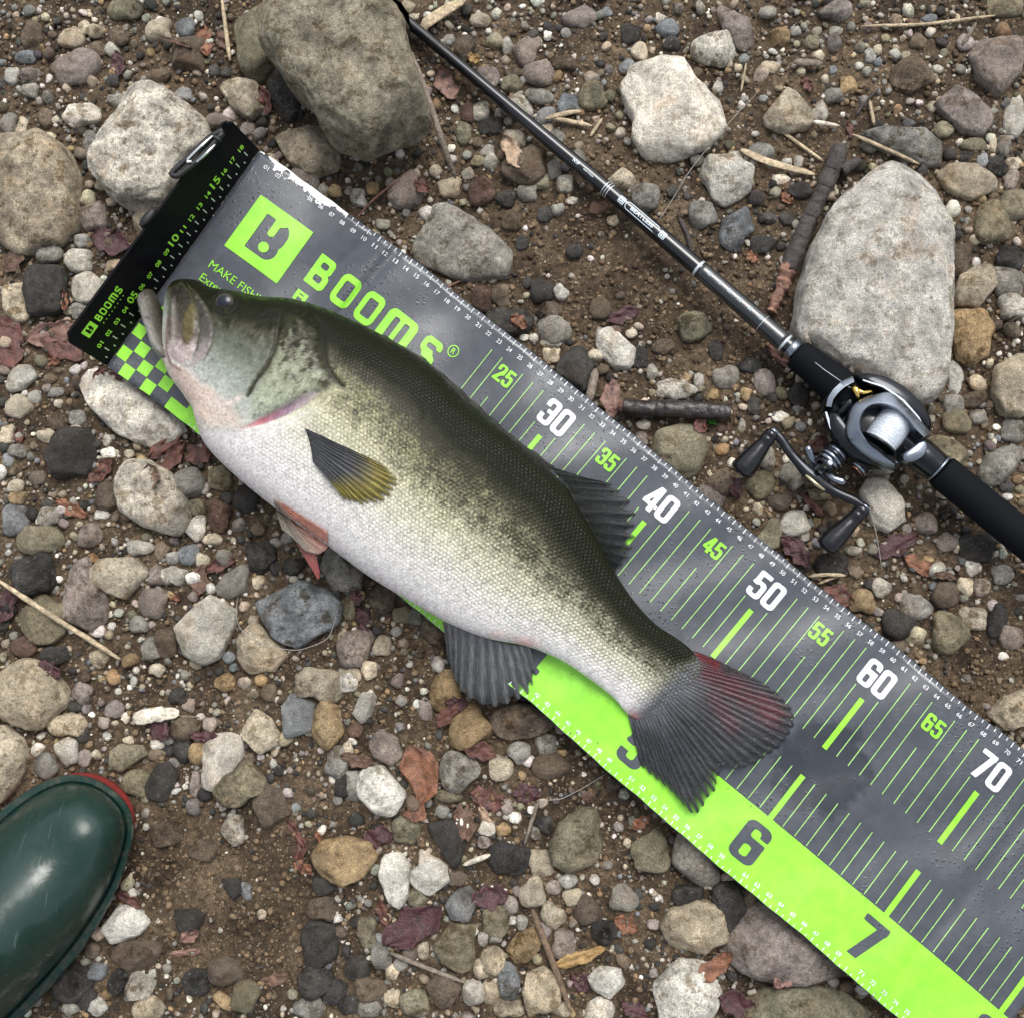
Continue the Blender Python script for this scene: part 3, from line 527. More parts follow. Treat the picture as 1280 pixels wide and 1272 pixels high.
# ------------------------------------------------------------------ gravel too small and too many to count
def build_gravel():
    O = np.array([(d['cx'], d['cy'], d['rw']) for d in items])
    VV, FF, CC, MM = [], [], [], []; off = 0
    for Q, F, cv, mv in extra:
        VV.append(Q); FF.append(F+off); CC.append(cv); MM.append(mv); off += len(Q)
    bare = [(300,1130,120,.93),(690,320,95,.90),(780,240,75,.85),(905,400,95,.90),(1240,840,70,.85),(560,925,60,.80),(1020,150,80,.55),(620,930,70,.65),(470,1010,50,.55),(850,330,85,.85),(700,420,60,.6),(205,1060,55,.8),(1090,760,50,.5),(950,250,50,.5),(620,250,40,.4)]
    pcol = np.array([PAL[k] for k in 'tgdbogdpbtguygtbdwldlgw']); r = np.random.default_rng(21)
    tmpl = {}
    for sub in (1, 2):      # a box of pebble shapes, each used at many sizes, turns and stretches
        tmpl[sub] = []
        for k in range(30):
            D, F = ICO[sub]; g = np.random.default_rng(k+77*sub); Q = D*np.array([1, g.uniform(.62, 1), g.uniform(.5, .8)])
            Q = np.sign(Q)*np.abs(Q)**g.uniform(.8, 1)
            for c_ in range(int(g.integers(2, 9))):
                nr = g.normal(size=3); nr[2] = abs(nr[2]); nr /= np.linalg.norm(nr); lim = (Q@nr).max()*g.uniform(.7, .92)
                Q = Q-np.maximum(Q@nr-lim, 0)[:, None]*nr*.95
            Q = Q*(1+.10*fbm(D*1.8+g.uniform(0, 50, 3), 2, k)+.05*fbm(D*5+g.uniform(0, 50, 3), 2, k+5))[:, None]
            tmpl[sub].append((Q, F))
    cell = {}
    def free(x, y, rad):
        i, j = int(x//.012), int(y//.012)
        for a in (-1, 0, 1):
            for b in (-1, 0, 1):
                for (p, q, s) in cell.get((i+a, j+b), ()):
                    if (p-x)**2+(q-y)**2 < (.78*(s+rad))**2: return False
        return True
    n = 0; acc = []
    for lo, hi, m in ((.0048, .0078, 1500), (.0034, .0050, 5200), (.0021, .0035, 17000)):
        X = r.uniform(-.60, .60, (m, 2)); R_ = r.uniform(lo, hi, m); PP = PX(np.c_[X, np.zeros(m)])
        ok = np.ones(m, bool)
        for a, b, c, w in bare: ok &= ~((np.hypot(PP[:, 0]-a, PP[:, 1]-b) < c) & (r.random(m) < w))
        for i0 in range(0, m, 1000):
            sl = slice(i0, i0+1000)
            dd = (O[None, :, 0]-X[sl, None, 0])**2+(O[None, :, 1]-X[sl, None, 1])**2 < (O[None, :, 2]*.84+R_[sl, None]*.4)**2
            ok[sl] &= ~dd.any(1)
        inm = sdpoly(X, MAT_POLY) < -.03; ok &= ~inm
        for i in np.nonzero(ok)[0]:
            x, y = X[i]; rad = R_[i]
            if free(x, y, rad): cell.setdefault((int(x//.012), int(y//.012)), []).append((x, y, rad)); acc.append((x, y, rad))
    t_ = r.uniform(-1.25, 1.25, (9000, 2)); t_ = t_[np.abs(t_).max(1) > .60][:4200]      # the bank goes on around the frame
    acc += [(x, y, q) for (x, y), q in zip(t_, .0028+.010*r.random(len(t_))**2.5)]
    A = np.array(acc); gz = ground_z(A[:, 0], A[:, 1])
    for i in range(len(A)):
        x, y, rad = A[i]; Q, F = tmpl[2 if rad > .0034 and abs(x) < .62 and abs(y) < .62 else 1][r.integers(30)]
        t = r.uniform(0, 6.28); tl = r.normal(0, .25, 2); c, s_ = math.cos(t), math.sin(t)
        Mx = np.array([[c, -s_, 0], [s_, c, 0], [tl[0], tl[1], 1]])
        Q = (Q*rad)@Mx.T+np.array([x, y, gz[i]+rad*.24])
        VV.append(Q); FF.append(F+off); off += len(Q); CC.append(np.tile(pcol[r.integers(len(pcol))]*r.uniform(.55, 1.15)*(1+r.uniform(-.06, .06, 3)), (len(Q), 1))); MM.append(np.full(len(Q), r.uniform(.3, .95)))
    V = np.concatenate(VV); near = V[:, 2] > .008
    V[near, 2] = np.minimum(V[near, 2], zmax_field(V[near, 0], V[near, 1])-.0008)
    hm_add(V[V[:, 2] > -.002])
    phi = (1+5**.5)/2        # coarse sand: jittered 20-faced grains
    iv = np.array([(-1,phi,0),(1,phi,0),(-1,-phi,0),(1,-phi,0),(0,-1,phi),(0,1,phi),(0,-1,-phi),(0,1,-phi),(phi,0,-1),(phi,0,1),(-phi,0,-1),(-phi,0,1)])/math.sqrt(1+phi*phi)
    fi = np.array([(0,11,5),(0,5,1),(0,1,7),(0,7,10),(0,10,11),(1,5,9),(5,11,4),(11,10,2),(10,7,6),(7,1,8),(3,9,4),(3,4,2),(3,2,6),(3,6,8),(3,8,9),(4,9,5),(2,4,11),(6,2,10),(8,6,7),(9,8,1)])
    m = 58000
    x = r.uniform(-.56, .56, m); y = r.uniform(-.56, .56, m); rad = .0006+.0021*r.random(m)**2.2
    keep = sdpoly(np.c_[x, y], MAT_POLY) > -.03; x, y, rad = x[keep], y[keep], rad[keep]; m = len(x)
    q = PX(np.c_[x, y, 0*x]); soilm = np.zeros(m)
    for a_, b_, c_, w_ in bare: soilm = np.maximum(soilm, sstep(c_*1.15, c_*.7, np.hypot(q[:, 0]-a_, q[:, 1]-b_))*w_)
    gz = ground_z(x, y)
    G = iv[None]*(1+r.uniform(-.28, .28, (m, 12, 1)))*rad[:, None, None]*np.array([1, 1, .75])*r.uniform(.7, 1.25, (m, 1, 3))
    G = G+np.stack([x, y, gz+rad*.35], -1)[:, None]
    c = pcol[r.integers(len(pcol), size=m)]*r.uniform(.55, 1.25, (m, 1))
    c = np.where(r.random((m, 1)) < (.42+.48*soilm)[:, None], np.array([.195, .138, .085])*r.uniform(.3, 1.45, (m, 1)), c)
    FF.append((fi[None]+np.arange(m)[:, None, None]*12).reshape(-1, 3)+off)
    CC.append(np.repeat(c, 12, 0)); MM.append(np.full(m*12, .3))
    o = obj('gravel', mesh_np('gravel', np.concatenate([V, G.reshape(-1, 3)]), np.concatenate(FF), np.concatenate(CC), M_GRAVEL, attrs=dict(mott=np.concatenate(MM))))
    tag(o, 'loose mixed gravel and coarse sand covering the bank', 'gravel', kind='stuff')
    print('gravel pebbles', len(A))
build_gravel()

# ------------------------------------------------------------------ shape helpers for made things
def grid_faces(n, m, wrap=False):
    i = np.arange(n*m).reshape(n, m)
    if wrap: i = np.concatenate([i, i[:, :1]], 1)
    return np.stack([i[:-1, :-1], i[1:, :-1], i[1:, 1:], i[:-1, 1:]], -1).reshape(-1, 4)
def tube(path, rad, seg=16, flat=1.0, cap=True):
    """swept tube through world points; rad scalar or list; flat squashes it vertically"""
    P = np.asarray(path, float); n = len(P); rad = np.broadcast_to(np.asarray(rad, float), (n,))
    T_ = np.gradient(P, axis=0); T_ /= np.maximum(np.linalg.norm(T_, axis=1), 1e-9)[:, None]
    up = np.array([0, 0, 1.0]); S = np.cross(T_, up); ln = np.linalg.norm(S, axis=1)
    S[ln < 1e-4] = (1, 0, 0); S /= np.linalg.norm(S, axis=1)[:, None]; Un = np.cross(S, T_)
    a = np.linspace(0, 2*np.pi, seg, endpoint=False)
    V = P[:, None]+rad[:, None, None]*(np.cos(a)[None, :, None]*S[:, None]+flat*np.sin(a)[None, :, None]*Un[:, None])
    V = V.reshape(-1, 3); F = grid_faces(n, seg, True)[:, ::-1]
    if cap:
        V = np.concatenate([V, P[:1], P[-1:]]); k = n*seg
        c0 = [(k, (j+1) % seg, j, j) for j in range(seg)]; c1 = [(k+1, (n-1)*seg+j, (n-1)*seg+(j+1) % seg, (n-1)*seg+(j+1) % seg) for j in range(seg)]
        return V, F, [c[:3] for c in c0], [c[:3] for c in c1]
    return V, F, [], []
def to_mesh(name, V, F, tris=(), mat=None, smooth=True, uv=None):
    me = bpy.data.meshes.new(name); me.from_pydata([tuple(v) for v in V], [], [tuple(int(i) for i in f) for f in F]+[tuple(int(i) for i in t) for t in tris])
    for p in me.polygons: p.use_smooth = smooth
    me.update()
    if mat: me.materials.append(mat)
    return me
def tube_obj(name, path, rad, mat, parent, seg=16, flat=1.0, smooth=True):
    V, F, a, b = tube(path, rad, seg, flat)
    me = to_mesh(name, V, F, list(a)+list(b), mat, smooth)
    for p in list(me.polygons)[len(F):]: p.use_smooth = False
    return obj(name, me, parent)
def dome_obj(name, poly, z0, z1, mat, parent, prof=((0, 0), (.0, .75), (.06, .93), (.16, 1.0)), smooth=True, scale_px=None, res=3):
    """solid with a traced plan (pixels at mean height) and a rounded top edge; profile = (inset 0-1, height 0-1)"""
    P = np.array(poly, float); P = np.concatenate([P, P[:1]])
    P = resample(P, len(poly)*res+1)[:-1]
    for k in range(res): P = (np.roll(P, 1, 0)+2*P+np.roll(P, -1, 0))/4
    W = U(P[:, 0], P[:, 1], (z0+z1)/2)[:, :2]; c = W.mean(0); n = len(W); rows = []
    for ins, hh in prof:
        rows.append(np.c_[W+(c-W)*ins, np.full(n, z0+(z1-z0)*hh)])
    V = np.concatenate(rows+[np.array([[*c, z1]])]); F = grid_faces(len(prof), n, True)
    k = len(prof)*n; tr = [((len(prof)-1)*n+j, (len(prof)-1)*n+(j+1) % n, k) for j in range(n)]
    me = bpy.data.meshes.new(name); bm = bmesh.new(); vs_ = [bm.verts.new(v) for v in V]
    for f in list(F)+tr:
        try: bm.faces.new([vs_[int(i)] for i in f])
        except ValueError: pass
    bm.faces.new([vs_[j] for j in range(n)])
    bmesh.ops.recalc_face_normals(bm, faces=bm.faces)
    for f in bm.faces: f.smooth = smooth
    bm.to_mesh(me); bm.free(); me.materials.append(mat)
    return obj(name, me, parent)
def ribbon_obj(name, outer, inner, z0, z1o, z1i, mat, parent, n=60):
    """solid band between two traced lines"""
    o = resample(np.array(outer, float), n); i = resample(np.array(inner, float), n)
    for k in range(3):
        for q in (o, i): q[1:-1] = (q[:-2]+2*q[1:-1]+q[2:])/4
    mid = (o+i)/2
    A = U(o[:, 0], o[:, 1], z1o-.0015); B = U(*(o*.8+mid*.2).T, z1o); Cc = U(*(i*.8+mid*.2).T, z1i); D = U(i[:, 0], i[:, 1], z1i-.0015)
    Eo = A.copy(); Eo[:, 2] = z0; Di = D.copy(); Di[:, 2] = z0
    V = np.stack([Eo, A, B, Cc, D, Di], 1).reshape(-1, 3); F = grid_faces(n, 6, True)
    me = bpy.data.meshes.new(name); bm = bmesh.new(); vs_ = [bm.verts.new(v) for v in V]
    for f in F: bm.faces.new([vs_[int(q)] for q in f])
    bm.faces.new(vs_[:6]); bm.faces.new(vs_[-6:]); bmesh.ops.recalc_face_normals(bm, faces=bm.faces)
    for f in bm.faces: f.smooth = True
    bm.to_mesh(me); bm.free(); me.materials.append(mat)
    o_ = obj(name, me, parent)
    m = o_.modifiers.new('edge', 'EDGE_SPLIT'); m.split_angle = math.radians(50)
    return o_

# ------------------------------------------------------------------ print: lettering and marks as thin ink films on the mat
_txt = {}
def text2d(body, bold=0.0):
    key = (body, bold)
    if key not in _txt:
        cu = bpy.data.curves.new('t', 'FONT'); cu.body = body; cu.size = 1.0; cu.offset = bold; cu.resolution_u = 5
        ob = bpy.data.objects.new('t', cu); C.objects.link(ob)
        dg = bpy.context.evaluated_depsgraph_get(); me = bpy.data.meshes.new_from_object(ob.evaluated_get(dg))
        V = np.array([v.co[:2] for v in me.vertices]); F = [tuple(p.vertices) for p in me.polygons]
        bpy.data.objects.remove(ob); bpy.data.curves.remove(cu); bpy.data.meshes.remove(me)
        lo, hi = V.min(0), V.max(0); V = (V-(lo+hi)/2); _txt[key] = (V, F, hi-lo)
    return _txt[key]
def fit_text(body, h, w=None, bold=0.0, xs=1.0):
    V, F, sz = text2d(body, bold); k = h/sz[1]
    return V*np.array([w/sz[0] if w else k*xs, k]), F
def march(f, x0, x1, y0, y1, step):
    """filled shape of f<0 as polygons"""
    nx = int((x1-x0)/step)+2; ny = int((y1-y0)/step)+2
    xs = x0+np.arange(nx)*step; ys = y0+np.arange(ny)*step; X, Y = np.meshgrid(xs, ys, indexing='ij'); G = f(X, Y)
    V = []; F = []; vid = {}
    def vert(key, p):
        if key not in vid: vid[key] = len(V); V.append(p)
        return vid[key]
    for i in range(nx-1):
        for j in range(ny-1):
            cs = ((i, j), (i+1, j), (i+1, j+1), (i, j+1)); g = [G[c] for c in cs]
            if min(g) >= 0: continue
            poly = []
            for k in range(4):
                a, b = cs[k], cs[(k+1) % 4]; ga, gb = g[k], g[(k+1) % 4]
                if ga < 0: poly.append(vert(a, (xs[a[0]], ys[a[1]])))
                if (ga < 0) != (gb < 0):
                    t = ga/(ga-gb); kk = (min(a, b), max(a, b))
                    poly.append(vert(kk, (xs[a[0]]+(xs[b[0]]-xs[a[0]])*t, ys[a[1]]+(ys[b[1]]-ys[a[1]])*t)))
            if len(poly) >= 3: F.append(tuple(poly))
    return np.array(V), F
def rbox(x, y, cx, cy, hx, hy, r):
    qx = np.abs(x-cx)-hx+r; qy = np.abs(y-cy)-hy+r
    return np.hypot(np.maximum(qx, 0), np.maximum(qy, 0))+np.minimum(np.maximum(qx, qy), 0)-r
def seg(x, y, a, b, w):
    e = (b[0]-a[0], b[1]-a[1]); t = np.clip(((x-a[0])*e[0]+(y-a[1])*e[1])/(e[0]**2+e[1]**2), 0, 1)
    return np.hypot(x-a[0]-t*e[0], y-a[1]-t*e[1])-w
mn, mx = np.minimum, np.maximum
# wordmark letters, unit height, stroke .2; y up
def g_B(x, y):
    o = mn(rbox(x, y, .36, .26, .36, .26, .17), rbox(x, y, .33, .74, .33, .26, .17)); o = mn(o, rbox(x, y, .15, .5, .15, .5, .0)); o = mn(o, rbox(x, y, .3, .5, .25, .12, .02))
    return mx(o, -mn(rbox(x, y, .36, .285, .155, .105, .07), rbox(x, y, .34, .72, .135, .095, .06)))
def g_O(x, y): return mx(rbox(x, y, .40, .5, .40, .5, .24), -rbox(x, y, .40, .5, .20, .30, .07))
def g_m(x, y):
    o = mx(rbox(x, y, .62, .40, .62, .60, .24), -rbox(x, y, .62, -.1, 2, .12, 0)); o = mx(o, -(y*1.0-0)*-1 if False else o)
    h = mn(rbox(x, y, .41, .30, .115, .50, .06), rbox(x, y, .83, .30, .115, .50, .06))
    return mx(mx(o, -h), -y)
def g_s(x, y):
    a = mx(rbox(x, y, .38, .735, .38, .265, .20), -rbox(x, y, .38, .735, .19, .085, .06)); a = mx(a, -rbox(x, y, .75, .62, .22, .12, 0))
    b = mx(rbox(x, y, .38, .265, .38, .265, .20), -rbox(x, y, .38, .265, .19, .085, .06)); b = mx(b, -rbox(x, y, .01, .38, .22, .12, 0))
    return mn(mn(a, b), rbox(x, y, .38, .5, .20, .095, .02))
def g_logo(x, y):   # stylised letter inside the square, unit square coordinates 0..1
    st = rbox(x, y, .335, .5, .085, .32, 0)
    bowl = rbox(x, y, .49, .36, .24, .18, .17)
    arm = mx(rbox(x, y, .49, .60, .25, .26, .22), -(x-.40)); arm = mx(arm, -rbox(x, y, .475, .80, .062, .26, .06)); arm = mx(arm, -(np.hypot(x-.47, y-.93)-.19))
    o = mn(mn(st, bowl), mn(arm, rbox(x, y, .50, .47, .20, .06, .03)))
    return mx(o, -(np.hypot(x-.50, y-.345)-.085))
def ring_(x, y, cx, cy, hx, hy, ix, iy): return mx(rbox(x, y, cx, cy, hx, hy, min(hx, hy)*.62), -rbox(x, y, cx, cy, ix, iy, ix*.8))
def dg(n):
    """heavy condensed digits, unit height, .54 wide"""
    def f(x, y):
        if n == '0': return ring_(x, y, .27, .5, .27, .5, .085, .34)
        if n == '2':
            t = ring_(x, y, .27, .70, .27, .30, .085, .18); t = mx(t, -mx(-(rbox(x, y, .27, .80, .4, .22, 0)), rbox(x, y, .08, .45, .2, .22, 0))); t = mx(t, -rbox(x, y, .05, .47, .23, .15, 0))
            return mn(mn(t, mx(seg(x, y, (.42, .62), (.12, .12), .095), rbox(x, y, .27, .35, .27, .35, 0))), rbox(x, y, .27, .075, .27, .075, 0))
        if n == '3':
            t = ring_(x, y, .27, .5, .27, .5, .085, .34); t = mx(t, -rbox(x, y, .0, .5, .185, .15, 0)); return mn(t, rbox(x, y, .28, .51, .10, .075, .02))
        if n == '4':
            t = mn(rbox(x, y, .38, .5, .095, .5, 0), rbox(x, y, .29, .27, .29, .075, 0)); d_ = mx(seg(x, y, (.36, 1.0), (.07, .27), .085), rbox(x, y, .25, .6, .25, .40, 0)); return mn(t, d_)
        if n == '5':
            b = ring_(x, y, .27, .33, .27, .33, .085, .18); b = mx(b, -rbox(x, y, .05, .39, .135, .10, 0)); return mn(mn(b, rbox(x, y, .29, .92, .22, .08, 0)), rbox(x, y, .12, .72, .09, .26, 0))
        if n == '6':
            t = mx(rbox(x, y, .27, .5, .27, .5, .17), -rbox(x, y, .27, .285, .085, .145, .06)); return mx(t, -mn(rbox(x, y, .27, .73, .085, .11, .06), rbox(x, y, .42, .665, .16, .045, 0)))
        if n == '7': return mn(rbox(x, y, .27, .915, .27, .085, 0), mx(seg(x, y, (.43, .86), (.19, -.05), .10), rbox(x, y, .27, .5, .27, .5, 0)))
        if n == '8': return mx(mn(rbox(x, y, .27, .27, .27, .27, .16), rbox(x, y, .27, .75, .25, .25, .15)), -mn(rbox(x, y, .27, .27, .085, .13, .06), rbox(x, y, .27, .745, .08, .115, .06)))
    return f
def number(body, h, w):
    """centred heavy number"""
    VV, FF, n = [], [], 0; adv = .60; tot = adv*(len(body)-1)+.54; k = w/tot
    for i, ch in enumerate(body):
        V, F = march(dg(ch), -.03, .60, -.03, 1.03, .034); V = np.c_[(V[:, 0]+i*adv-tot/2)*k, (V[:, 1]-.5)*h]; VV.append(V); FF += [tuple(q+n for q in f) for f in F]; n += len(V)
    return np.concatenate(VV), FF
def cut_fine(V, F, step):
    bm = bmesh.new(); vs_ = [bm.verts.new((*v, 0)) for v in V]
    for f in F:
        try: bm.faces.new([vs_[i] for i in f])
        except ValueError: pass
    lo, hi = V.min(0), V.max(0)
    for ax in (0, 1):
        for t in np.arange(lo[ax]+step, hi[ax], step):
            no = [0, 0, 0]; no[ax] = 1; co = [0, 0, 0]; co[ax] = t
            bmesh.ops.bisect_plane(bm, geom=bm.verts[:]+bm.edges[:]+bm.faces[:], plane_co=co, plane_no=no)
    bm.verts.index_update(); V2 = np.array([v.co[:2] for v in bm.verts]); F2 = [tuple(v.index for v in f.verts) for f in bm.faces]; bm.free()
    return V2, F2
class Ink:
    def __init__(s): s.V = []; s.F = []; s.n = 0
    def add(s, V, F):
        V = np.asarray(V, float); s.V.append(V); s.F += [tuple(int(i)+s.n for i in f) for f in F]; s.n += len(V)
    def quad(s, u0, u1, v0, v1, step=.6):
        nu = max(1, int(math.ceil((u1-u0)/step))); nv = max(1, int(math.ceil((v1-v0)/step)))
        X, Y = np.meshgrid(np.linspace(u0, u1, nu+1), np.linspace(v0, v1, nv+1), indexing='ij')
        s.add(np.c_[X.ravel(), Y.ravel()], grid_faces(nu+1, nv+1))
    def text(s, body, u, v, h, w=None, bold=0.0, xs=1.0, fine=None, rot=0):
        V, F = fit_text(body, h, w, bold, xs)
        if fine: V, F = cut_fine(V, F, fine)
        s.add(np.c_[V[:, 0]+u, -V[:, 1]+v], F)
    def build(s, name, fn, mat, parent, dz=.0004, kind=None):
        P = np.concatenate(s.V); W = fn(P[:, 0], P[:, 1], dz)
        o = obj(name, to_mesh(name, W, s.F, (), mat, True), parent)
        # ink faces look up
        if sum(p.normal.z*p.area for p in o.data.polygons) < 0: o.data.flip_normals()
        if kind: o['kind'] = kind
        return o

# ------------------------------------------------------------------ the measuring mat
def pvc_material(name, col, rough=.32, drops=True):
    m, nd, lk, bs = new_mat(name); g = nd.new('ShaderNodeNewGeometry'); P = g.outputs['Position']
    n1 = noise_node(nd, lk, P, 14, 4, .6); n2 = noise_node(nd, lk, P, 95, 4, .65); n3 = noise_node(nd, lk, P, 900, 2)
    # film of water: wet areas darker and glossier, beads of water elsewhere
    wet = ramp(nd, lk, n1.outputs['Fac'], [(.46, 0.0), (.56, 1.0)])
    v = N(nd, 'ShaderNodeTexVoronoi'); v.inputs['Scale'].default_value = 330; lk.new(mix(nd, lk, P, noise_node(nd, lk, P, 260, 2).outputs['Color'], .004, 'ADD'), v.inputs['Vector'])
    bead = ramp(nd, lk, v.outputs['Distance'], [(.22, 1.0), (.36, 0.0)])
    gate = ramp(nd, lk, n2.outputs['Fac'], [(.44, 0.0), (.54, 1.0)])
    bd = mth(nd, lk, 'MULTIPLY', bead.outputs['Color'], mth(nd, lk, 'MULTIPLY', gate.outputs['Color'], mth(nd, lk, 'SUBTRACT', 1.0, wet.outputs['Color'])))
    dust = ramp(nd, lk, n2.outputs['Fac'], [(.35, .86), (.65, 1.12)])
    c = mix(nd, lk, col, dust.outputs['Color'], 1.0, 'MULTIPLY')
    if drops: c = mix(nd, lk, c, tuple(k*.45 for k in col), mth(nd, lk, 'MULTIPLY', bd, .75))
    spk = ramp(nd, lk, noise_node(nd, lk, P, 330, 2, .5).outputs['Fac'], [(.745, 0.0), (.77, 1.0)])
    c = mix(nd, lk, c, (.05, .035, .025), mth(nd, lk, 'MULTIPLY', spk.outputs['Color'], .8))
    # wet print left by the tail
    ds = N(nd, 'ShaderNodeVectorMath', operation='DISTANCE'); w0 = U(1028, 958, MZ); ds.inputs[1].default_value = [float(k) for k in w0]; lk.new(P, ds.inputs[0])
    wp = mth(nd, lk, 'ADD', ds.outputs['Value'], mth(nd, lk, 'MULTIPLY', n2.outputs['Fac'], .030)); tp = ramp(nd, lk, wp, [(.045, 1.0), (.049, 0.0)])
    if drops: c = mix(nd, lk, c, mix(nd, lk, c, (.50, .52, .55), 1.0, 'MULTIPLY'), tp.outputs['Color'])
    lk.new(c, bs.inputs['Base Color'])
    rr = mix(nd, lk, (rough+.10,)*3, (rough-.12,)*3, wet.outputs['Color']); lk.new(mix(nd, lk, rr, (.06, .06, .06), bd), bs.inputs['Roughness'])
    bs.inputs['Specular IOR Level'].default_value = .5
    hgt = mth(nd, lk, 'ADD', mth(nd, lk, 'MULTIPLY', bd, .6 if drops else .25), mth(nd, lk, 'MULTIPLY', n3.outputs['Fac'], .10)); bump(nd, lk, bs, hgt, .5, .0006)
    return m
M_GREY = pvc_material('mat_grey_pvc', (.060, .067, .079)); M_LIME = pvc_material('mat_lime_print', (.255, .66, .042), .42, False)
M_WHITE = pvc_material('mat_white_print', (.64, .66, .68), .42, False); M_BOARD = plain('board_black', (.004, .004, .005), .42, spec=.14, var=.2, vs_=80, bmp=.05)
M_WORN = plain('worn_white', (.70, .71, .70), .6, var=.12, vs_=300, bmp=.3)

mat_root = empty('measuring_mat', mat_pt(np.array(40.), np.array(9.45)), 'grey and lime green ruler mat for measuring fish, spread on the gravel under the bass', 'ruler mat')
def build_mat():
    nu, nv = 271, 46; th = .0009
    Ug, Vg = np.meshgrid(np.linspace(0, ML, nu), np.linspace(0, MW, nv), indexing='ij')
    top = mat_pt(Ug, Vg).reshape(-1, 3); bot = top-np.array([0, 0, th])
    i = np.arange(nu*nv).reshape(nu, nv); k = nu*nv
    F = np.concatenate([grid_faces(nu, nv), grid_faces(nu, nv)[:, ::-1]+k])
    rim = np.r_[i[:, 0], i[-1, 1:], i[-2::-1, -1], i[0, -2:0:-1]]; r2 = np.roll(rim, -1)
    F = np.concatenate([F, np.stack([rim, r2, r2+k, rim+k], -1)])
    me = to_mesh('sheet', np.concatenate([top, bot]), F, (), M_GREY)
    bm = bmesh.new(); bm.from_mesh(me); bmesh.ops.recalc_face_normals(bm, faces=bm.faces); bm.to_mesh(me); bm.free()
    sheet = obj('sheet', me, mat_root)
    # lime band and checks
    band = Ink(); band.quad(6.65, ML-.1, 14.2, MW-.05, .35); band.quad(5.15, 6.65, 17.95, MW-.05, .35)
    gb = band.build('green_band', mat_pt, M_LIME, mat_root, .00035)
    for i_ in range(-1, 5):
        for j in range(0, 7):
            if (i_+j) % 2 == 0: continue
            u0, u1 = max(i_*.95, .06), (i_+1)*.95
            if u1 <= .1: continue
            q = Ink(); q.quad(u0+.02, u1-.02, MW-.03-(j+1)*.95+.02, MW-.03-j*.95-.02, .5); q.build('check', mat_pt, M_LIME, mat_root, .00035)
    # fine scale along both edges
    tw = Ink(); tl = Ink()
    for h in range(2, int(ML*2)):
        u = h/2; full = h % 2 == 0; w = .036
        if not (u < 7.6 and u > .8): tw.quad(u-w, u+w, .05, .42 if full else .27)
        if u > 7: tl.quad(u-w, u+w, MW-(.40 if full else .26), MW-.06)
    tw.build('edge_ticks', mat_pt, M_WHITE, mat_root, .0006, 'stuff'); tl.build('edge_ticks', mat_pt, M_WHITE, mat_root, .0008, 'stuff')
    lab = Ink(); lab2 = Ink()
    for u in range(1, 81):
        if not 3 <= u <= 4: lab.text('%02d' % u, u+.03, .80, .30, .40, .012)
        if u % 10 and u > 7: lab2.text('%02d' % u, u, MW-.70, .30, .40, .02)
    lab.build('edge_numerals', mat_pt, M_WHITE, mat_root, .0006, 'stuff'); lab2.build('edge_numerals', mat_pt, M_WHITE, mat_root, .0008, 'stuff')
    # centimetre lines and bars
    lines = Ink()
    for u in range(23, 81):
        if u % 10 == 0:
            b = Ink(); b.quad(u-.2, u+.2, 4.12, 8.3); b.build('bar', mat_pt, M_LIME, mat_root, .0005)
            b = Ink(); b.quad(u-.2, u+.2, 10.6, 14.24); b.build('bar', mat_pt, M_LIME, mat_root, .0005)
        else:
            v0 = 3.6 if u % 10 in (1, 9) else (4.3 if u % 5 == 0 else (1.55 if u < 55 else 1.28))
            lines.quad(u-.034, u+.034, v0, 8.18); lines.quad(u-.034, u+.034, 10.55, 14.1)
    lines.build('centimetre_lines', mat_pt, pvc_material('mat_pale_lime_print', (.30, .56, .17), .42, False), mat_root, .0005, 'stuff')
    for n, u in ((30, 30.05), (40, 40.04), (50, 49.95), (60, 59.95), (70, 69.9)):
        t = Ink(); V, F = number(str(n), 1.95, 2.45); t.add(np.c_[V[:, 0]+u, 2.45-V[:, 1]], F); t.build('numeral', mat_pt, M_WHITE, mat_root, .0006)
    for n, u in ((25, 25), (35, 35), (45, 45.05), (55, 54.85), (65, 65.05), (75, 75)):
        t = Ink(); V, F = number(str(n), 1.22, 1.50); t.add(np.c_[V[:, 0]+u, 2.45-V[:, 1]], F); t.build('numeral', mat_pt, M_LIME, mat_root, .0006)
    for n in (4, 5, 6, 7, 8):
        t = Ink(); V, F = number(str(n), 2.85, 2.0); t.add(np.c_[V[:, 0]+n*10-.05, 16.3-V[:, 1]], F); t.build('numeral', mat_pt, M_GREY, mat_root, .0007)
    # emblem square, wordmark, small print
    sq = Ink()
    V, F = march(lambda x, y: mx(rbox(x, y, .5, .5, .5, .5, 0), -g_logo(x, y)), -.01, 1.01, -.01, 1.01, .018)
    sq.add(np.c_[1.82+V[:, 0]*4.87, 7.06-V[:, 1]*4.46], F); sq.build('emblem', mat_pt, M_LIME, mat_root, .0005)
    for gf, u0, w, asp in ((g_B, 8.15, 1.62, .72), (g_O, 10.42, 1.72, .80), (g_O, 12.72, 1.72, .80), (g_m, 14.95, 2.72, 1.24), (g_s, 18.42, 1.62, .76)):
        V, F = march(gf, -.02, asp+.03, -.02, 1.03, .028); t = Ink(); t.add(np.c_[u0+V[:, 0]/asp*w, 5.72-V[:, 1]*2.34], F); t.build('letter', mat_pt, M_LIME, mat_root, .0005)
    t = Ink(); V, F = march(lambda x, y: np.abs(np.hypot(x, y)-.40)-.035, -.5, .5, -.5, .5, .04); t.add(np.c_[V[:, 0]+20.75, V[:, 1]+3.3], F); t.text('R', 20.76, 3.3, .42, .32, .01); t.build('trade_mark', mat_pt, M_LIME, mat_root, .0005)
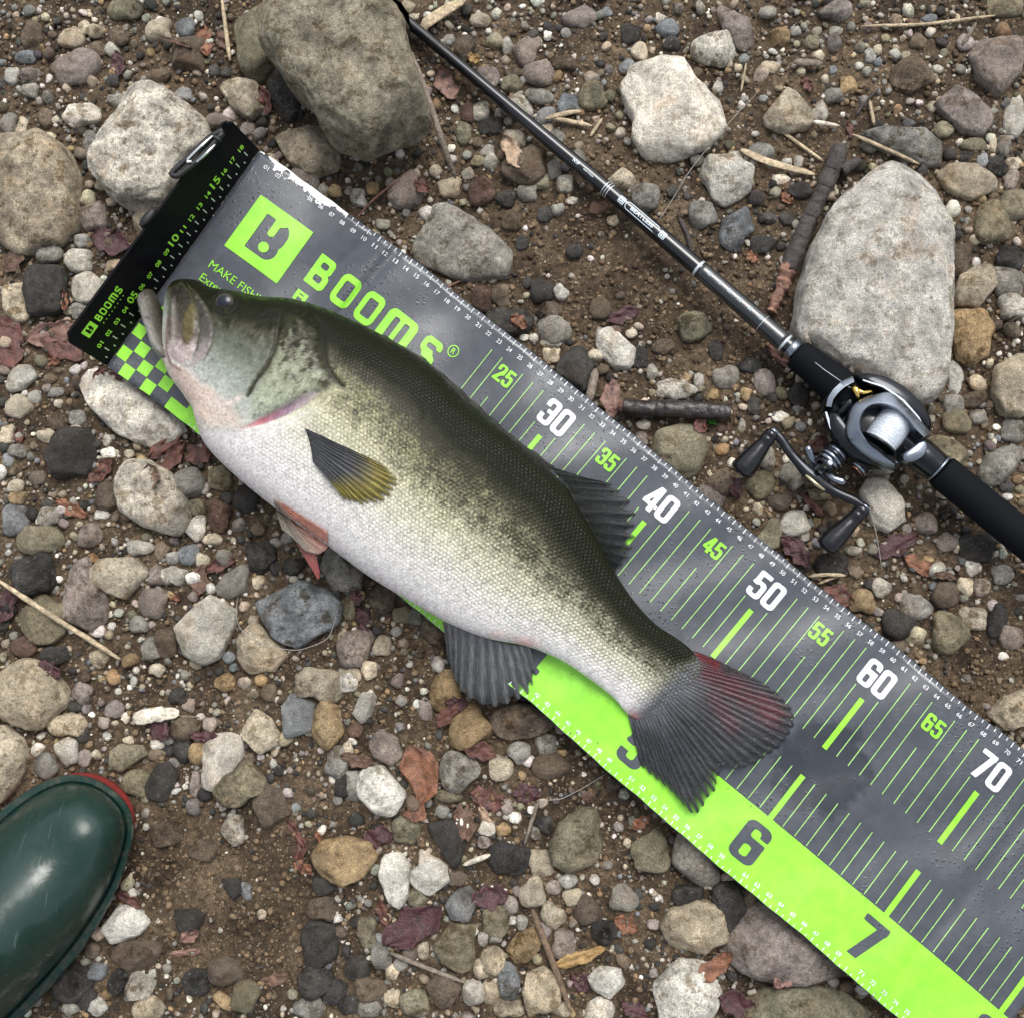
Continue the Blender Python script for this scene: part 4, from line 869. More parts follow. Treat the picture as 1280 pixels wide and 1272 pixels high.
    t = Ink(); V, F = fit_text('MAKE FISHING', .60, 5.9); t.add(np.c_[V[:, 0]+1.75+2.95, 8.68-V[:, 1]], F); V, F = fit_text('Extend', .60, 2.4); t.add(np.c_[V[:, 0]+1.75+1.2, 9.80-V[:, 1]], F)
    t.build('small_print', mat_pt, M_LIME, mat_root, .0005)
    t = Ink(); V, F = fit_text('FI', .78, .98, .05); t.add(np.c_[V[:, 0]+8.72, 6.78-V[:, 1]], F); t.build('letter', mat_pt, M_LIME, mat_root, .0005)
    # worn white edge where the grey ink has rubbed off
    def worn(x, y):
        P = xyz(x*1.6, y*2.6); P2 = xyz(x*5, y*5)
        lim = .10+.50*sstep(.6, 1.7, x)*sstep(7.9, 5.5, x)+.16*vnoise(P, 4)+.15*vnoise(P2, 8)+.10*vnoise(xyz(x*14, y*14), 9)
        hole = np.where((x > 1.9) & (x < 3.4), .27-np.hypot((x-2.45)*.9, y-.38), -1)
        return mx(mx(y-lim, -(y-.02)), hole)
    V, F = march(worn, .1, 8.0, .01, 1.0, .06); t = Ink(); t.add(V, F); t.build('worn_edge', mat_pt, M_WORN, mat_root, .0005)

    # stand-up end plate
    BH = 4.9
    nrm = np.cross(BOARD_TOP[0]-BOARD_TOP[1], mat_pt(np.array(0.), np.array(9.))-(BOARD_TOP[0]+BOARD_TOP[1])/2); nrm /= np.linalg.norm(nrm)
    if nrm[2] < 0: nrm = -nrm
    def board_pt(a, y, dz=0.0):
        a = np.asarray(a, float); y = np.asarray(y, float)
        h = mat_pt(0*a-.02, MW-a, .0003); o = BOARD_TOP[1]+(BOARD_TOP[0]-BOARD_TOP[1])*(a/MW)[..., None]
        return h+(o-h)*(y/BH)[..., None]+nrm*dz
    A, Y = np.meshgrid(np.linspace(0, MW, 40), np.linspace(0, BH, 8), indexing='ij')
    cr = .5*np.clip((Y-(BH-.7))/.7, 0, 1)**2; A = np.where(A < MW/2, np.maximum(A, cr), np.minimum(A, MW-cr))
    top = board_pt(A, Y, 0).reshape(-1, 3); bot = top-nrm*.0022; k = 320; i = np.arange(k).reshape(40, 8)
    rim = np.r_[i[:, 0], i[-1, 1:], i[-2::-1, -1], i[0, -2:0:-1]]; r2 = np.roll(rim, -1)
    F = np.concatenate([grid_faces(40, 8), grid_faces(40, 8)[:, ::-1]+k, np.stack([rim, r2, r2+k, rim+k], -1)])
    me = to_mesh('end_plate', np.concatenate([top, bot]), F, (), M_BOARD, False)
    bm = bmesh.new(); bm.from_mesh(me); bmesh.ops.recalc_face_normals(bm, faces=bm.faces); bm.to_mesh(me); bm.free()
    ep = obj('end_plate', me, mat_root); ep['label'] = 'black plastic end plate standing at the zero end of the mat'
    def bfn(a, y, dz): return board_pt(a, y, dz)
    def btext(t, body, a, y, h, w=None, bold=0.0):
        V, F = fit_text(body, h, w, bold); t.add(np.c_[V[:, 0]+a, V[:, 1]+y], F)
    M_LG = plain('plate_lime_print', (.30, .72, .05), .5); M_PT = plain('plate_pale_print', (.45, .55, .40), .5)
    tk = Ink(); nm = Ink()
    for h in range(1, 37):
        a = h/2; full = h % 2 == 0; tk.quad(a-.04, a+.04, .75 if full else .45, 1.30 if full else .68)
        if full: btext(nm, '%02d' % (h//2), a+.02, 1.82 if (h//2) % 5 else 1.95, .42 if (h//2) % 5 else .72, .50 if (h//2) % 5 else .86, .02)
    tk.build('plate_ticks', bfn, M_PT, ep, .0003, 'stuff'); nm.build('plate_numerals', bfn, M_LG, ep, .0003, 'stuff')
    t = Ink()
    V, F = march(lambda x, y: mx(rbox(x, y, .5, .5, .5, .5, 0), -g_logo(x, y)), -.01, 1.01, -.01, 1.01, .03); t.add(np.c_[1.0+V[:, 0]*1.05, 3.05+V[:, 1]*.95], F)
    u0 = 2.35
    for gf, w, asp in ((g_B, .40, .72), (g_O, .42, .80), (g_O, .42, .80), (g_m, .62, 1.24), (g_s, .40, .76)):
        V, F = march(gf, -.02, asp+.03, -.02, 1.03, .06); t.add(np.c_[u0+V[:, 0]/asp*w, 3.15+V[:, 1]*.72], F); u0 += w+.12
    for q in range(8): t.quad(2.4+q*.33, 2.48+q*.33, 2.76, 2.86)
    t.add(*(lambda VF: (np.c_[VF[0][:, 0]+4.98, VF[0][:, 1]+3.85], VF[1]))(march(lambda x, y: np.hypot(x, y)-.1, -.12, .12, -.12, .12, .05)))
    t.build('plate_wordmark', bfn, M_LG, ep, .0003)
    # wire clip and elastic at the corner, magnet clasp on the rim
    blk = plain('webbing_black', (.008, .008, .009), .45, bmp=.4, bs_=1500); wire = plain('wire_steel', (.75, .76, .76), .18, 1.0)
    zt = MZ+.046
    loop = np.array([(279, 163), (262, 172), (240, 193), (218, 213), (213, 219), (222, 221), (240, 207), (262, 186), (279, 166)])
    tube_obj('elastic_loop', U(*resample(loop, 40).T, zt), .0022, blk, mat_root, 10)
    tube_obj('clip_wire', U(*np.array([(266, 170), (250, 184), (235, 199), (234, 203), (240, 202)]).T, zt+.003), .0011, wire, mat_root, 8)
    tube_obj('clip_wire', U(*np.array([(269, 181), (258, 192), (246, 203)]).T, zt+.003), .0010, wire, mat_root, 8)
    tube_obj('clip_pivot', U(*np.array([(264, 169), (276, 176)]).T, zt+.002), .0016, blk, mat_root, 8)
    dome_obj('clasp', [(173, 287), (196, 259), (204, 266), (181, 294)], MZ+.030, MZ+.046, blk, mat_root)
    tube_obj('snap', U(*np.array([(283, 156), (285, 153)]).T, zt+.001), .0022, M_BOARD, mat_root, 12)
build_mat()

# ------------------------------------------------------------------ the bass
FST = np.array([  # station, back x y, belly x y, half thickness (cm)
 (0, 217, 357, 212, 366, .7), (1, 227, 351, 209, 398, 1.5), (2, 248, 352, 208, 440, 2.2), (3, 266, 361, 213, 468, 2.75), (4, 297, 366, 233, 497, 3.2), (5, 330, 373, 245, 515, 3.5),
 (6, 368, 376, 250, 534, 3.75), (7, 405, 386, 260, 558, 3.9), (8, 440, 401, 288, 588, 4.0), (9, 488, 425, 338, 630, 4.1), (10, 540, 457, 405, 678, 4.0), (11, 597, 513, 463, 721, 3.7),
 (12, 657, 561, 518, 754, 3.2), (13, 705, 607, 560, 778, 2.7), (14, 737, 656, 608, 797, 2.2), (15, 765, 709, 661, 808, 1.75), (16, 793, 751, 703, 826, 1.45), (17, 820, 780, 739, 850, 1.2),
 (18, 847, 798, 766, 871, .92), (19, 866, 814, 786, 893, .60), (20, 880, 836, 808, 904, .20)])
def lofted(ST, ns, nt, zc_of, flatten):
    s = np.linspace(ST[0, 0], ST[-1, 0], ns); K = spline(ST, s)
    Tq, Bq, th = K[:, 0:2], K[:, 2:4], np.maximum(K[:, 4], .05)/100
    a = np.linspace(0, 2*np.pi, nt, endpoint=False)
    ca = np.sign(np.cos(a))*np.abs(np.cos(a))**.92; sa = np.sign(np.sin(a))*np.abs(np.sin(a))**.92
    p = (Tq+Bq)[:, None]/2+(Tq-Bq)[:, None]/2*ca[None, :, None]
    zc = zc_of(s, th); z = zc[:, None]+th[:, None]*sa[None]
    Q = U(p[..., 0], p[..., 1], np.repeat(zc[:, None], nt, 1)); Q[..., 2] = np.maximum(z, flatten)
    q = (1-ca)/2
    return s, a, np.repeat(q[None], ns, 0), Q, th, zc
fish = empty('fish', mat_pt(np.array(28.), np.array(11.)), 'largemouth bass lying on its side across the ruler mat, mouth slightly open', 'fish')
FB = {}
def fish_material():
    m, nd, lk, bs = new_mat('bass_skin')
    at = N(nd, 'ShaderNodeAttribute', attribute_name='Col'); dk = N(nd, 'ShaderNodeAttribute', attribute_name='dark'); sc = N(nd, 'ShaderNodeAttribute', attribute_name='scales')
    uv = N(nd, 'ShaderNodeUVMap'); g = nd.new('ShaderNodeNewGeometry'); P = g.outputs['Position']
    mp = N(nd, 'ShaderNodeMapping'); mp.inputs['Rotation'].default_value = (0, 0, math.radians(45)); mp.inputs['Scale'].default_value = (1, 1, 1); lk.new(uv.outputs['UV'], mp.inputs['Vector'])
    wob = noise_node(nd, lk, uv.outputs['UV'], .9, 2); wv = mix(nd, lk, mp.outputs['Vector'], wob.outputs['Color'], .06, 'ADD')
    v = N(nd, 'ShaderNodeTexVoronoi', voronoi_dimensions='2D'); v.inputs['Scale'].default_value = 3.5; v.inputs['Randomness'].default_value = .55; lk.new(wv, v.inputs['Vector'])
    n1 = noise_node(nd, lk, P, 480, 6, .72); n2 = noise_node(nd, lk, P, 110, 4, .65)
    # dark pigment sits scale by scale: each scale is dark with the local probability
    sep = N(nd, 'ShaderNodeSeparateColor'); lk.new(v.outputs['Color'], sep.inputs['Color'])
    rnd = mth(nd, lk, 'ADD', mth(nd, lk, 'MULTIPLY', sep.outputs['Red'], .07), mth(nd, lk, 'MULTIPLY', n2.outputs['Fac'], .72)); rnd = mth(nd, lk, 'ADD', rnd, mth(nd, lk, 'MULTIPLY', mth(nd, lk, 'SUBTRACT', n1.outputs['Fac'], .5), mth(nd, lk, 'ADD', .70, mth(nd, lk, 'MULTIPLY', sc.outputs['Fac'], .8))))
    dd = mth(nd, lk, 'SUBTRACT', dk.outputs['Fac'], rnd)
    df = ramp(nd, lk, mth(nd, lk, 'ADD', mth(nd, lk, 'MULTIPLY', dd, 1.7), .5), [(.20, 0.0), (.90, 1.0)])
    fl = ramp(nd, lk, n1.outputs['Fac'], [(.33, .60), (.66, 1.28)])
    c = mix(nd, lk, at.outputs['Color'], fl.outputs['Color'], .8, 'MULTIPLY')
    pb = ramp(nd, lk, sep.outputs['Green'], [(.05, .86), (.5, 1.0), (.95, 1.15)]); c = mix(nd, lk, c, mix(nd, lk, c, pb.outputs['Color'], 1.0, 'MULTIPLY'), mth(nd, lk, 'MULTIPLY', sc.outputs['Fac'], 1.5))
    nf = noise_node(nd, lk, P, 1100, 4, .8); ff = ramp(nd, lk, nf.outputs['Fac'], [(.36, .55), (.5, 1.0), (.64, 1.5)]); c = mix(nd, lk, c, ff.outputs['Color'], mth(nd, lk, 'ADD', .30, mth(nd, lk, 'MULTIPLY', sc.outputs['Fac'], .7)), 'MULTIPLY')
    # overlapping scales: hexagonal lattice with each scale tipped up towards the tail
    def vm(op, a, b=None):
        m_ = N(nd, 'ShaderNodeVectorMath', operation=op)
        for i, s_ in enumerate((a, b)):
            if s_ is None: continue
            if isinstance(s_, bpy.types.NodeSocket): lk.new(s_, m_.inputs[i])
            else: m_.inputs[i].default_value = s_
        return m_.outputs['Value'] if op == 'LENGTH' else m_.outputs['Vector']
    wob2 = noise_node(nd, lk, uv.outputs['UV'], 1.3, 3); q0_ = vm('ADD', vm('MULTIPLY', uv.outputs['UV'], (3.3, 3.3/1.732, 0)), vm('MULTIPLY', wob2.outputs['Color'], (.85, .55, 0)))
    la = vm('MULTIPLY', vm('SUBTRACT', vm('FRACTION', q0_), (.5, .5, 0)), (1, 1.732, 0)); lb = vm('MULTIPLY', vm('SUBTRACT', vm('FRACTION', vm('ADD', q0_, (.5, .5, 0))), (.5, .5, 0)), (1, 1.732, 0))
    da, db = vm('LENGTH', la), vm('LENGTH', lb); hd_ = mth(nd, lk, 'MINIMUM', da, db); isb = mth(nd, lk, 'LESS_THAN', db, da)
    sx = N(nd, 'ShaderNodeSeparateXYZ'); lk.new(mix(nd, lk, la, lb, isb), sx.inputs[0])
    tip = mth(nd, lk, 'MULTIPLY', sx.outputs['X'], .9); hexh = mth(nd, lk, 'ADD', mth(nd, lk, 'SUBTRACT', 1.0, mth(nd, lk, 'MULTIPLY', hd_, 1.5)), tip)
    edge = ramp(nd, lk, mth(nd, lk, 'SUBTRACT', hd_, mth(nd, lk, 'MULTIPLY', tip, .18)), [(.22, 1.10), (.42, .90), (.54, .55)]); c = mix(nd, lk, c, mix(nd, lk, c, edge.outputs['Color'], 1.0, 'MULTIPLY'), sc.outputs['Fac'])
    pig = ramp(nd, lk, dk.outputs['Fac'], [(.25, (.060, .056, .028)), (.70, (.020, .020, .009)), (1.0, (.008, .009, .004))]); c = mix(nd, lk, c, pig.outputs['Color'], df.outputs['Color'])
    lk.new(c, bs.inputs['Base Color'])
    lk.new(ramp(nd, lk, sep.outputs['Blue'], [(.1, .26), (.9, .52)]).outputs['Color'], bs.inputs['Roughness']); bs.inputs['Coat Weight'].default_value = .03; bs.inputs['Coat Roughness'].default_value = .14
    lk.new(ramp(nd, lk, dk.outputs['Fac'], [(.3, .36), (.9, .10)]).outputs['Color'], bs.inputs['Specular IOR Level'])
    hs_ = mth(nd, lk, 'MULTIPLY', hexh, mth(nd, lk, 'MULTIPLY', sc.outputs['Fac'], 1.3))
    hh = mth(nd, lk, 'ADD', hs_, mth(nd, lk, 'MULTIPLY', n1.outputs['Fac'], .35)); bump(nd, lk, bs, hh, .6, .0013)
    return m
def build_body():
    floor = MZ+.0012
    s, a, q, Q, th, zc = lofted(FST, 430, 230, lambda s, t: MZ+.0005+.84*t, floor)
    # lower jaw as a second lobe of the same skin
    JST = np.array([(0, 191, 363, 179, 365, .45), (.35, 196, 371, 173, 374, .80), (1, 205, 396, 177, 391, 1.15), (2, 217, 424, 186, 415, 1.6), (3, 232, 447, 197, 440, 2.15), (4, 250, 466, 217, 463, 2.3), (5, 280, 482, 244, 484, 2.2)])
    js, ja, jq, JQ, jth, jz = lofted(JST, 90, 90, lambda s, t: MZ+.0005+.84*t+.010*np.exp(-s*.55), floor)
    ns, nt = q.shape; jn, jt = jq.shape
    V = np.concatenate([Q.reshape(-1, 3), JQ.reshape(-1, 3)]); qq = np.r_[q.ravel(), .80+.2*jq.ravel()]; jaw = np.r_[np.zeros(ns*nt, bool), np.ones(jn*jt, bool)]
    F = np.concatenate([grid_faces(ns, nt, True), grid_faces(jn, jt, True)+ns*nt])
    ends = []
    F = F[:, ::-1]
    sv = np.r_[np.repeat(s, nt), np.full(jn*jt, 1.0)]
    jsv = np.r_[np.full(ns*nt, 9.0), np.repeat(js, jt)]
    topside = np.r_[np.tile(np.sin(a) >= -.05, ns), np.tile(np.sin(ja) >= -.05, jn)]
    up = np.r_[np.tile(np.maximum(np.sin(a), 0), ns), np.tile(np.maximum(np.sin(ja), 0), jn)]
    p = PX(V)
    nA = fbm(xyz(p[:, 0]/14, p[:, 1]/14), 3, 31); nB = fbm(xyz(p[:, 0]/5, p[:, 1]/5), 3, 37); nC = vnoise(xyz(p[:, 0]/2.2, p[:, 1]/2.2), 41)
    HEAD = [(388, 366), (399, 400), (404, 432), (408, 460), (420, 477), (402, 491), (372, 510), (335, 528), (300, 540), (250, 541), (90, 545), (90, 300), (388, 300)]
    hd = sdpoly(p, HEAD); head = sstep(4, -5, hd)*(sv < 9)
    # ---- pigment
    def lerp3(x, keys):
        k = np.array([k[0] for k in keys]); c = np.array([k[1] for k in keys]); return np.stack([np.interp(x, k, c[:, i]) for i in range(3)], -1)
    qb = qq+.035*nA+.11*sstep(11.5, 7.5, sv)*sstep(.12, .30, qq)+.03*sstep(.12, .3, qq)
    col = lerp3(qb, [(.0, (.030, .030, .014)), (.20, (.075, .070, .028)), (.30, (.150, .140, .060)), (.42, (.265, .250, .135)), (.55, (.385, .370, .245)), (.68, (.50, .485, .375)), (.80, (.59, .575, .52)), (.90, (.64, .625, .60)), (1, (.66, .63, .62))])
    dark = np.interp(qb, [0, .10, .17, .25, .34, .44, .52, .62, .72], [1.6, 1.40, 1.10, .82, .60, .45, .31, .10, -.3])+.10*np.exp(-((qq-.45)/.06)**2)*sstep(8, 11, sv)
    grey = sstep(10, 17, sv)[:, None]; col = col*(1-grey*.35*sstep(.9, .3, qq)[:, None])+grey*.35*sstep(.9, .3, qq)[:, None]*np.array([.30, .33, .31])
    # head: bottle green crown, silver cheek, pinkish throat
    hcol = lerp3(qq+.05*nA, [(0, (.020, .022, .013)), (.22, (.038, .043, .028)), (.38, (.050, .056, .038)), (.50, (.115, .125, .095)), (.62, (.25, .275, .235)), (.76, (.45, .465, .42)), (.9, (.60, .56, .50)), (1, (.64, .57, .52))])
    hdark = .95*sstep(.47, .17, qq+.05*nA)+.10+.24*sstep(.3, .9, nB+.3)*sstep(.95, .5, qq)
    endm = sstep(18.3, 19.6, sv)[:, None]; col = col*(1-endm)+np.array((.085, .090, .098))*endm; dark = dark*(1-endm[:, 0]*.7)
    pre = sdline(p, [(349, 395), (345, 430), (335, 455), (318, 478), (309, 495)])
    opd = sdpoly(p, [(352, 392), (385, 388), (399, 405), (403, 432), (407, 458), (417, 474), (403, 488), (372, 505), (345, 517), (308, 528), (313, 497), (328, 470), (345, 436)])
    oper = sstep(3, -8, opd); hcol = hcol*(1-oper[:, None]*.45)+oper[:, None]*.45*np.array([.42, .45, .30]); hdark = hdark*(1-.35*oper)+oper*(.18*(nB > .1)+.05)
    col = col*(1-head[:, None])+hcol*head[:, None]; dark = dark*(1-head)+hdark*head
    def paint(mask, c, k=1.0, dk_=0.0):
        nonlocal col, dark
        mk = np.clip(mask*k, 0, 1)[:, None]; col = col*(1-mk)+np.array(c)*mk; dark = dark*(1-mk[:, 0])+dk_*mk[:, 0]
    thr = sdpoly(p, [(205, 455), (228, 460), (262, 485), (300, 520), (300, 536), (255, 527), (232, 500), (212, 472)]); paint(sstep(8, -10, thr)*(.55+.45*nA), (.72, .46, .36), .8)
    paint(np.exp(-(pre/2.4)**2), (.060, .060, .046), .85, .8); paint(np.exp(-((sdline(p, [(300, 497), (285, 505), (262, 500), (238, 484)]))/3.5)**2), (.60, .50, .46), .7)
    # maxilla plate
    mxp = [(214, 360), (227, 352), (238, 366), (246, 388), (249, 412), (246, 436), (238, 452), (226, 456), (213, 447), (209, 430), (210, 398)]
    cr2 = [(232, 353), (246, 366), (258, 384), (266, 405), (265, 430), (256, 448), (240, 459), (226, 458), (240, 452), (248, 436), (250, 412), (247, 388), (239, 366)]
    md = sdpoly(p, mxp); mask = sstep(1.5, -2.5, md)*(~jaw); ty = np.clip((p[:, 1]-355)/100, 0, 1); cd = sdpoly(p, cr2); cm = sstep(1.5, -2, cd)*(~jaw)
    ccol = lerp3(ty+.08*nA, [(0, (.010, .009, .006)), (.35, (.026, .023, .016)), (.62, (.065, .058, .048)), (.85, (.22, .19, .185)), (1, (.40, .34, .33))])
    col = col*(1-cm[:, None])+ccol*cm[:, None]; dark = dark*(1-cm)+cm*.15
    mcol = lerp3(ty+.07*nA+.03*nB, [(0, (.010, .009, .006)), (.25, (.022, .019, .012)), (.48, (.052, .044, .030)), (.66, (.13, .105, .086)), (.80, (.38, .31, .295)), (1, (.52, .43, .40))])
    mk = mask[:, None]; col = col*(1-mk)+mcol*mk; dark = dark*(1-mask)+mask*.20*sstep(.7, .1, ty)
    lx, ly = p[:, 0]-236.5, p[:, 1]-406; lens = np.hypot((lx*np.cos(.14)+ly*np.sin(.14))/8.0, (-lx*np.sin(.14)+ly*np.cos(.14))/29.)
    paint(sstep(1.10, .75, lens)*(~jaw), (.085, .068, .022), .9, .15)
    stripe = np.exp(-((p[:, 0]-(217+(p[:, 1]-360)*.0))/3.2)**2)*sstep(362, 372, p[:, 1])*sstep(446, 430, p[:, 1])*(~jaw); paint(stripe*sstep(.10, .35, ty), (.34, .31, .28), .6)
    rimw = sstep(.22, .45, ty)*sstep(.97, .80, ty); paint(np.exp(-(np.abs(md)/1.3)**2)*(~jaw)*(p[:, 0] > 226)*rimw, (.030, .025, .018), .85, .5); paint(np.exp(-(np.abs(cd)/1.4)**2)*(~jaw)*(p[:, 0] > 254)*sstep(.15, .4, ty), (.05, .045, .036), .6, .4)
    paint(np.exp(-(sdline(p, [(210, 398), (208, 420), (208, 440), (214, 456), (226, 463)])/2.0)**2), (.16, .075, .065), .8)
    crescent = cm
    for (ex, ey) in ((252, 378), (256, 386), (246, 372), (259, 394)): paint(np.exp(-(np.hypot((p[:, 0]-ex)*1.2, (p[:, 1]-ey))/2.3)**2)*(~jaw), (.14, .13, .10), .5)
    # lower jaw colour
    jy = np.clip((p[:, 1]-362)/90, 0, 1); jx = np.clip((p[:, 0]-(172+jy*20))/26, 0, 1)
    jc = lerp3(jx*.75+.32*(1-jy)+.07*nA+.05*nB, [(0, (.40, .385, .39)), (.26, (.20, .188, .172)), (.50, (.060, .052, .038)), (1, (.018, .016, .011))])
    jm = (jaw & (jsv < 3.6))[:, None]; col = np.where(jm, jc, col); dark = np.where(jm[:, 0], .06, dark)
    jm2 = (jaw & (jsv >= 3.6))[:, None]; col = np.where(jm2, np.array([.72, .60, .54]), col); dark = np.where(jm2[:, 0], 0, dark)
    paint(np.exp(-(np.hypot(p[:, 0]-184.5, p[:, 1]-397.5)/2.0)**2), (.02, .02, .02))
    # gill opening, pink
    gill = [(300, 537), (325, 531), (355, 520), (382, 505), (398, 491), (391, 488), (370, 499), (347, 512), (322, 524)]
    gd = sdpoly(p, gill); gm = sstep(2.5, -2.5, gd); gt = np.clip((p[:, 0]-300)/100, 0, 1)
    gcol = lerp3(gt+.10*nB, [(0, (.62, .36, .34)), (.25, (.40, .13, .16)), (.55, (.22, .14, .19)), (.8, (.32, .26, .27)), (1, (.38, .34, .31))])
    col = col*(1-gm[:, None])+gcol*gm[:, None]; dark = dark*(1-gm)
    paint(np.exp(-((sdline(p, [(300, 545), (330, 541), (360, 530), (385, 513)]))/3.0)**2), (.66, .62, .60), .4)
    opl = sdline(p, [(386, 385), (399, 405), (404, 432), (407, 456), (419, 474), (428, 482)]); paint(np.exp(-(opl/2.6)**2), (.030, .034, .032), .9, 1.0)
    ax = sdline(p, [(381, 533), (400, 545), (411, 560), (407, 576)]); paint(np.exp(-(ax/4)**2), (.36, .33, .29), .5)
    paint(np.exp(-((sdline(p, [(374, 400), (384, 430), (395, 452), (405, 466)]))/3.0)**2), (.10, .12, .12), .6, .5)
    # bruising near the vent and tail root
    paint(np.exp(-(np.hypot((p[:, 0]-655)/16, (p[:, 1]-803)/7))**2), (.66, .32, .27), .6); paint(np.exp(-(np.hypot((p[:, 0]-622)/10, (p[:, 1]-793)/5))**2), (.66, .40, .33), .45)
    paint(np.exp(-(np.hypot((p[:, 0]-790)/8, (p[:, 1]-897)/9))**2), (.35, .10, .10), .7)
    scl = (1-head)*sstep(6, 30, hd)*sstep(.98, .66, qq)*.9+.06; scl = np.where(jaw, 0, scl); scl = scl*(.50+.50*sstep(9, 15, sv))
    col = col*(1+.14*nC+.08*nB)[:, None]
    # ---- relief
    dz = .0026*oper*sstep(0, -14, opd)+.0007*mask-.0019*np.exp(-(pre/2.6)**2)-.0024*gm-.0016*np.exp(-(opl/3)**2)+.0008*sstep(1.1, .7, lens)*(~jaw)-.0007*np.exp(-(np.abs(md)/2.2)**2)*(~jaw)*(p[:, 0] > 214)
    dz = dz+.0003*crescent-.0006*np.exp(-(np.abs(cd)/2)**2)*(~jaw)*(p[:, 0] > 250)+.0014*np.exp(-(np.hypot(p[:, 0]-281, p[:, 1]-379)/20)**2)-.0006*np.exp(-(ax/5)**2)
    dz = dz+head*(.0007*nB+.0003*nC)+.0005*nA
    V[:, 2] = V[:, 2]+dz*up
    uvx = np.r_[np.repeat(np.cumsum(np.r_[0, np.linalg.norm(np.diff(Q[:, nt//4], axis=0), axis=1)]), nt), np.zeros(jn*jt)]*100
    arc = np.cumsum(np.linalg.norm(np.diff(np.concatenate([Q[:, :1], Q], 1), axis=1), axis=2), axis=1); uvy = np.r_[(arc-arc[:, nt//4:nt//4+1]).ravel(), np.zeros(jn*jt)]*100
    me = mesh_np('body', V, F, col, fish_material(), attrs=dict(dark=dark, scales=scl), uv=np.c_[uvx, uvy])
    obj('body', me, fish)
    FB['px'] = p[topside]; FB['z'] = V[topside, 2]
build_body()
def skin_z(px, py):
    px = np.atleast_1d(px); py = np.atleast_1d(py)
    return np.array([FB['z'][np.argmin((FB['px'][:, 0]-x)**2+(FB['px'][:, 1]-y)**2)] for x, y in zip(px.ravel(), py.ravel())]).reshape(px.shape)

def drape_z(x, y, b):
    x_, y_ = x.ravel(), y.ravel(); z = np.zeros(len(x_))
    for i, (u, v) in enumerate(zip(x_, y_)):
        d2 = (FB['px'][:, 0]-u)**2+(FB['px'][:, 1]-v)**2; k = np.argmin(d2); z[i] = FB['z'][k]+.0022-max(math.sqrt(d2[k])-3, 0)*MPP*.55
    return np.maximum(z.reshape(x.shape), MZ+.001)
def fin_material(name, rough=.34, coat=.12, streak=.85):
    m, nd, lk, bs = new_mat(name); at = N(nd, 'ShaderNodeAttribute', attribute_name='Col'); al = N(nd, 'ShaderNodeAttribute', attribute_name='alp')
    g = nd.new('ShaderNodeNewGeometry'); uv = N(nd, 'ShaderNodeUVMap'); mp = N(nd, 'ShaderNodeMapping'); mp.inputs['Scale'].default_value = (85, 4.5, 1); lk.new(uv.outputs['UV'], mp.inputs['Vector'])
    n = noise_node(nd, lk, mp.outputs['Vector'], 1.0, 4, .65); n2 = noise_node(nd, lk, g.outputs['Position'], 420, 3)
    r = ramp(nd, lk, n.outputs['Fac'], [(.32, .40), (.52, 1.0), (.68, 1.75)]); c = mix(nd, lk, at.outputs['Color'], r.outputs['Color'], streak, 'MULTIPLY')
    lk.new(c, bs.inputs['Base Color']); bs.inputs['Specular IOR Level'].default_value = .30; bs.inputs['Coat Weight'].default_value = coat; bs.inputs['Coat Roughness'].default_value = .15
    rr = ramp(nd, lk, n2.outputs['Fac'], [(.4, rough-.12), (.6, rough+.2)]); lk.new(rr.outputs['Color'], bs.inputs['Roughness'])
    bump(nd, lk, bs, mth(nd, lk, 'ADD', n.outputs['Fac'], mth(nd, lk, 'MULTIPLY', n2.outputs['Fac'], .5)), .8, .0012)
    tr = nd.new('ShaderNodeBsdfTransparent'); ms = nd.new('ShaderNodeMixShader'); out = nd['Material Output']
    lk.new(al.outputs['Fac'], ms.inputs[0]); lk.new(tr.outputs[0], ms.inputs[1]); lk.new(bs.outputs[0], ms.inputs[2]); lk.new(ms.outputs[0], out.inputs['Surface'])
    return m
M_FIN = fin_material('fin_membrane'); M_SOFT = fin_material('soft_fin_membrane', streak=.30)
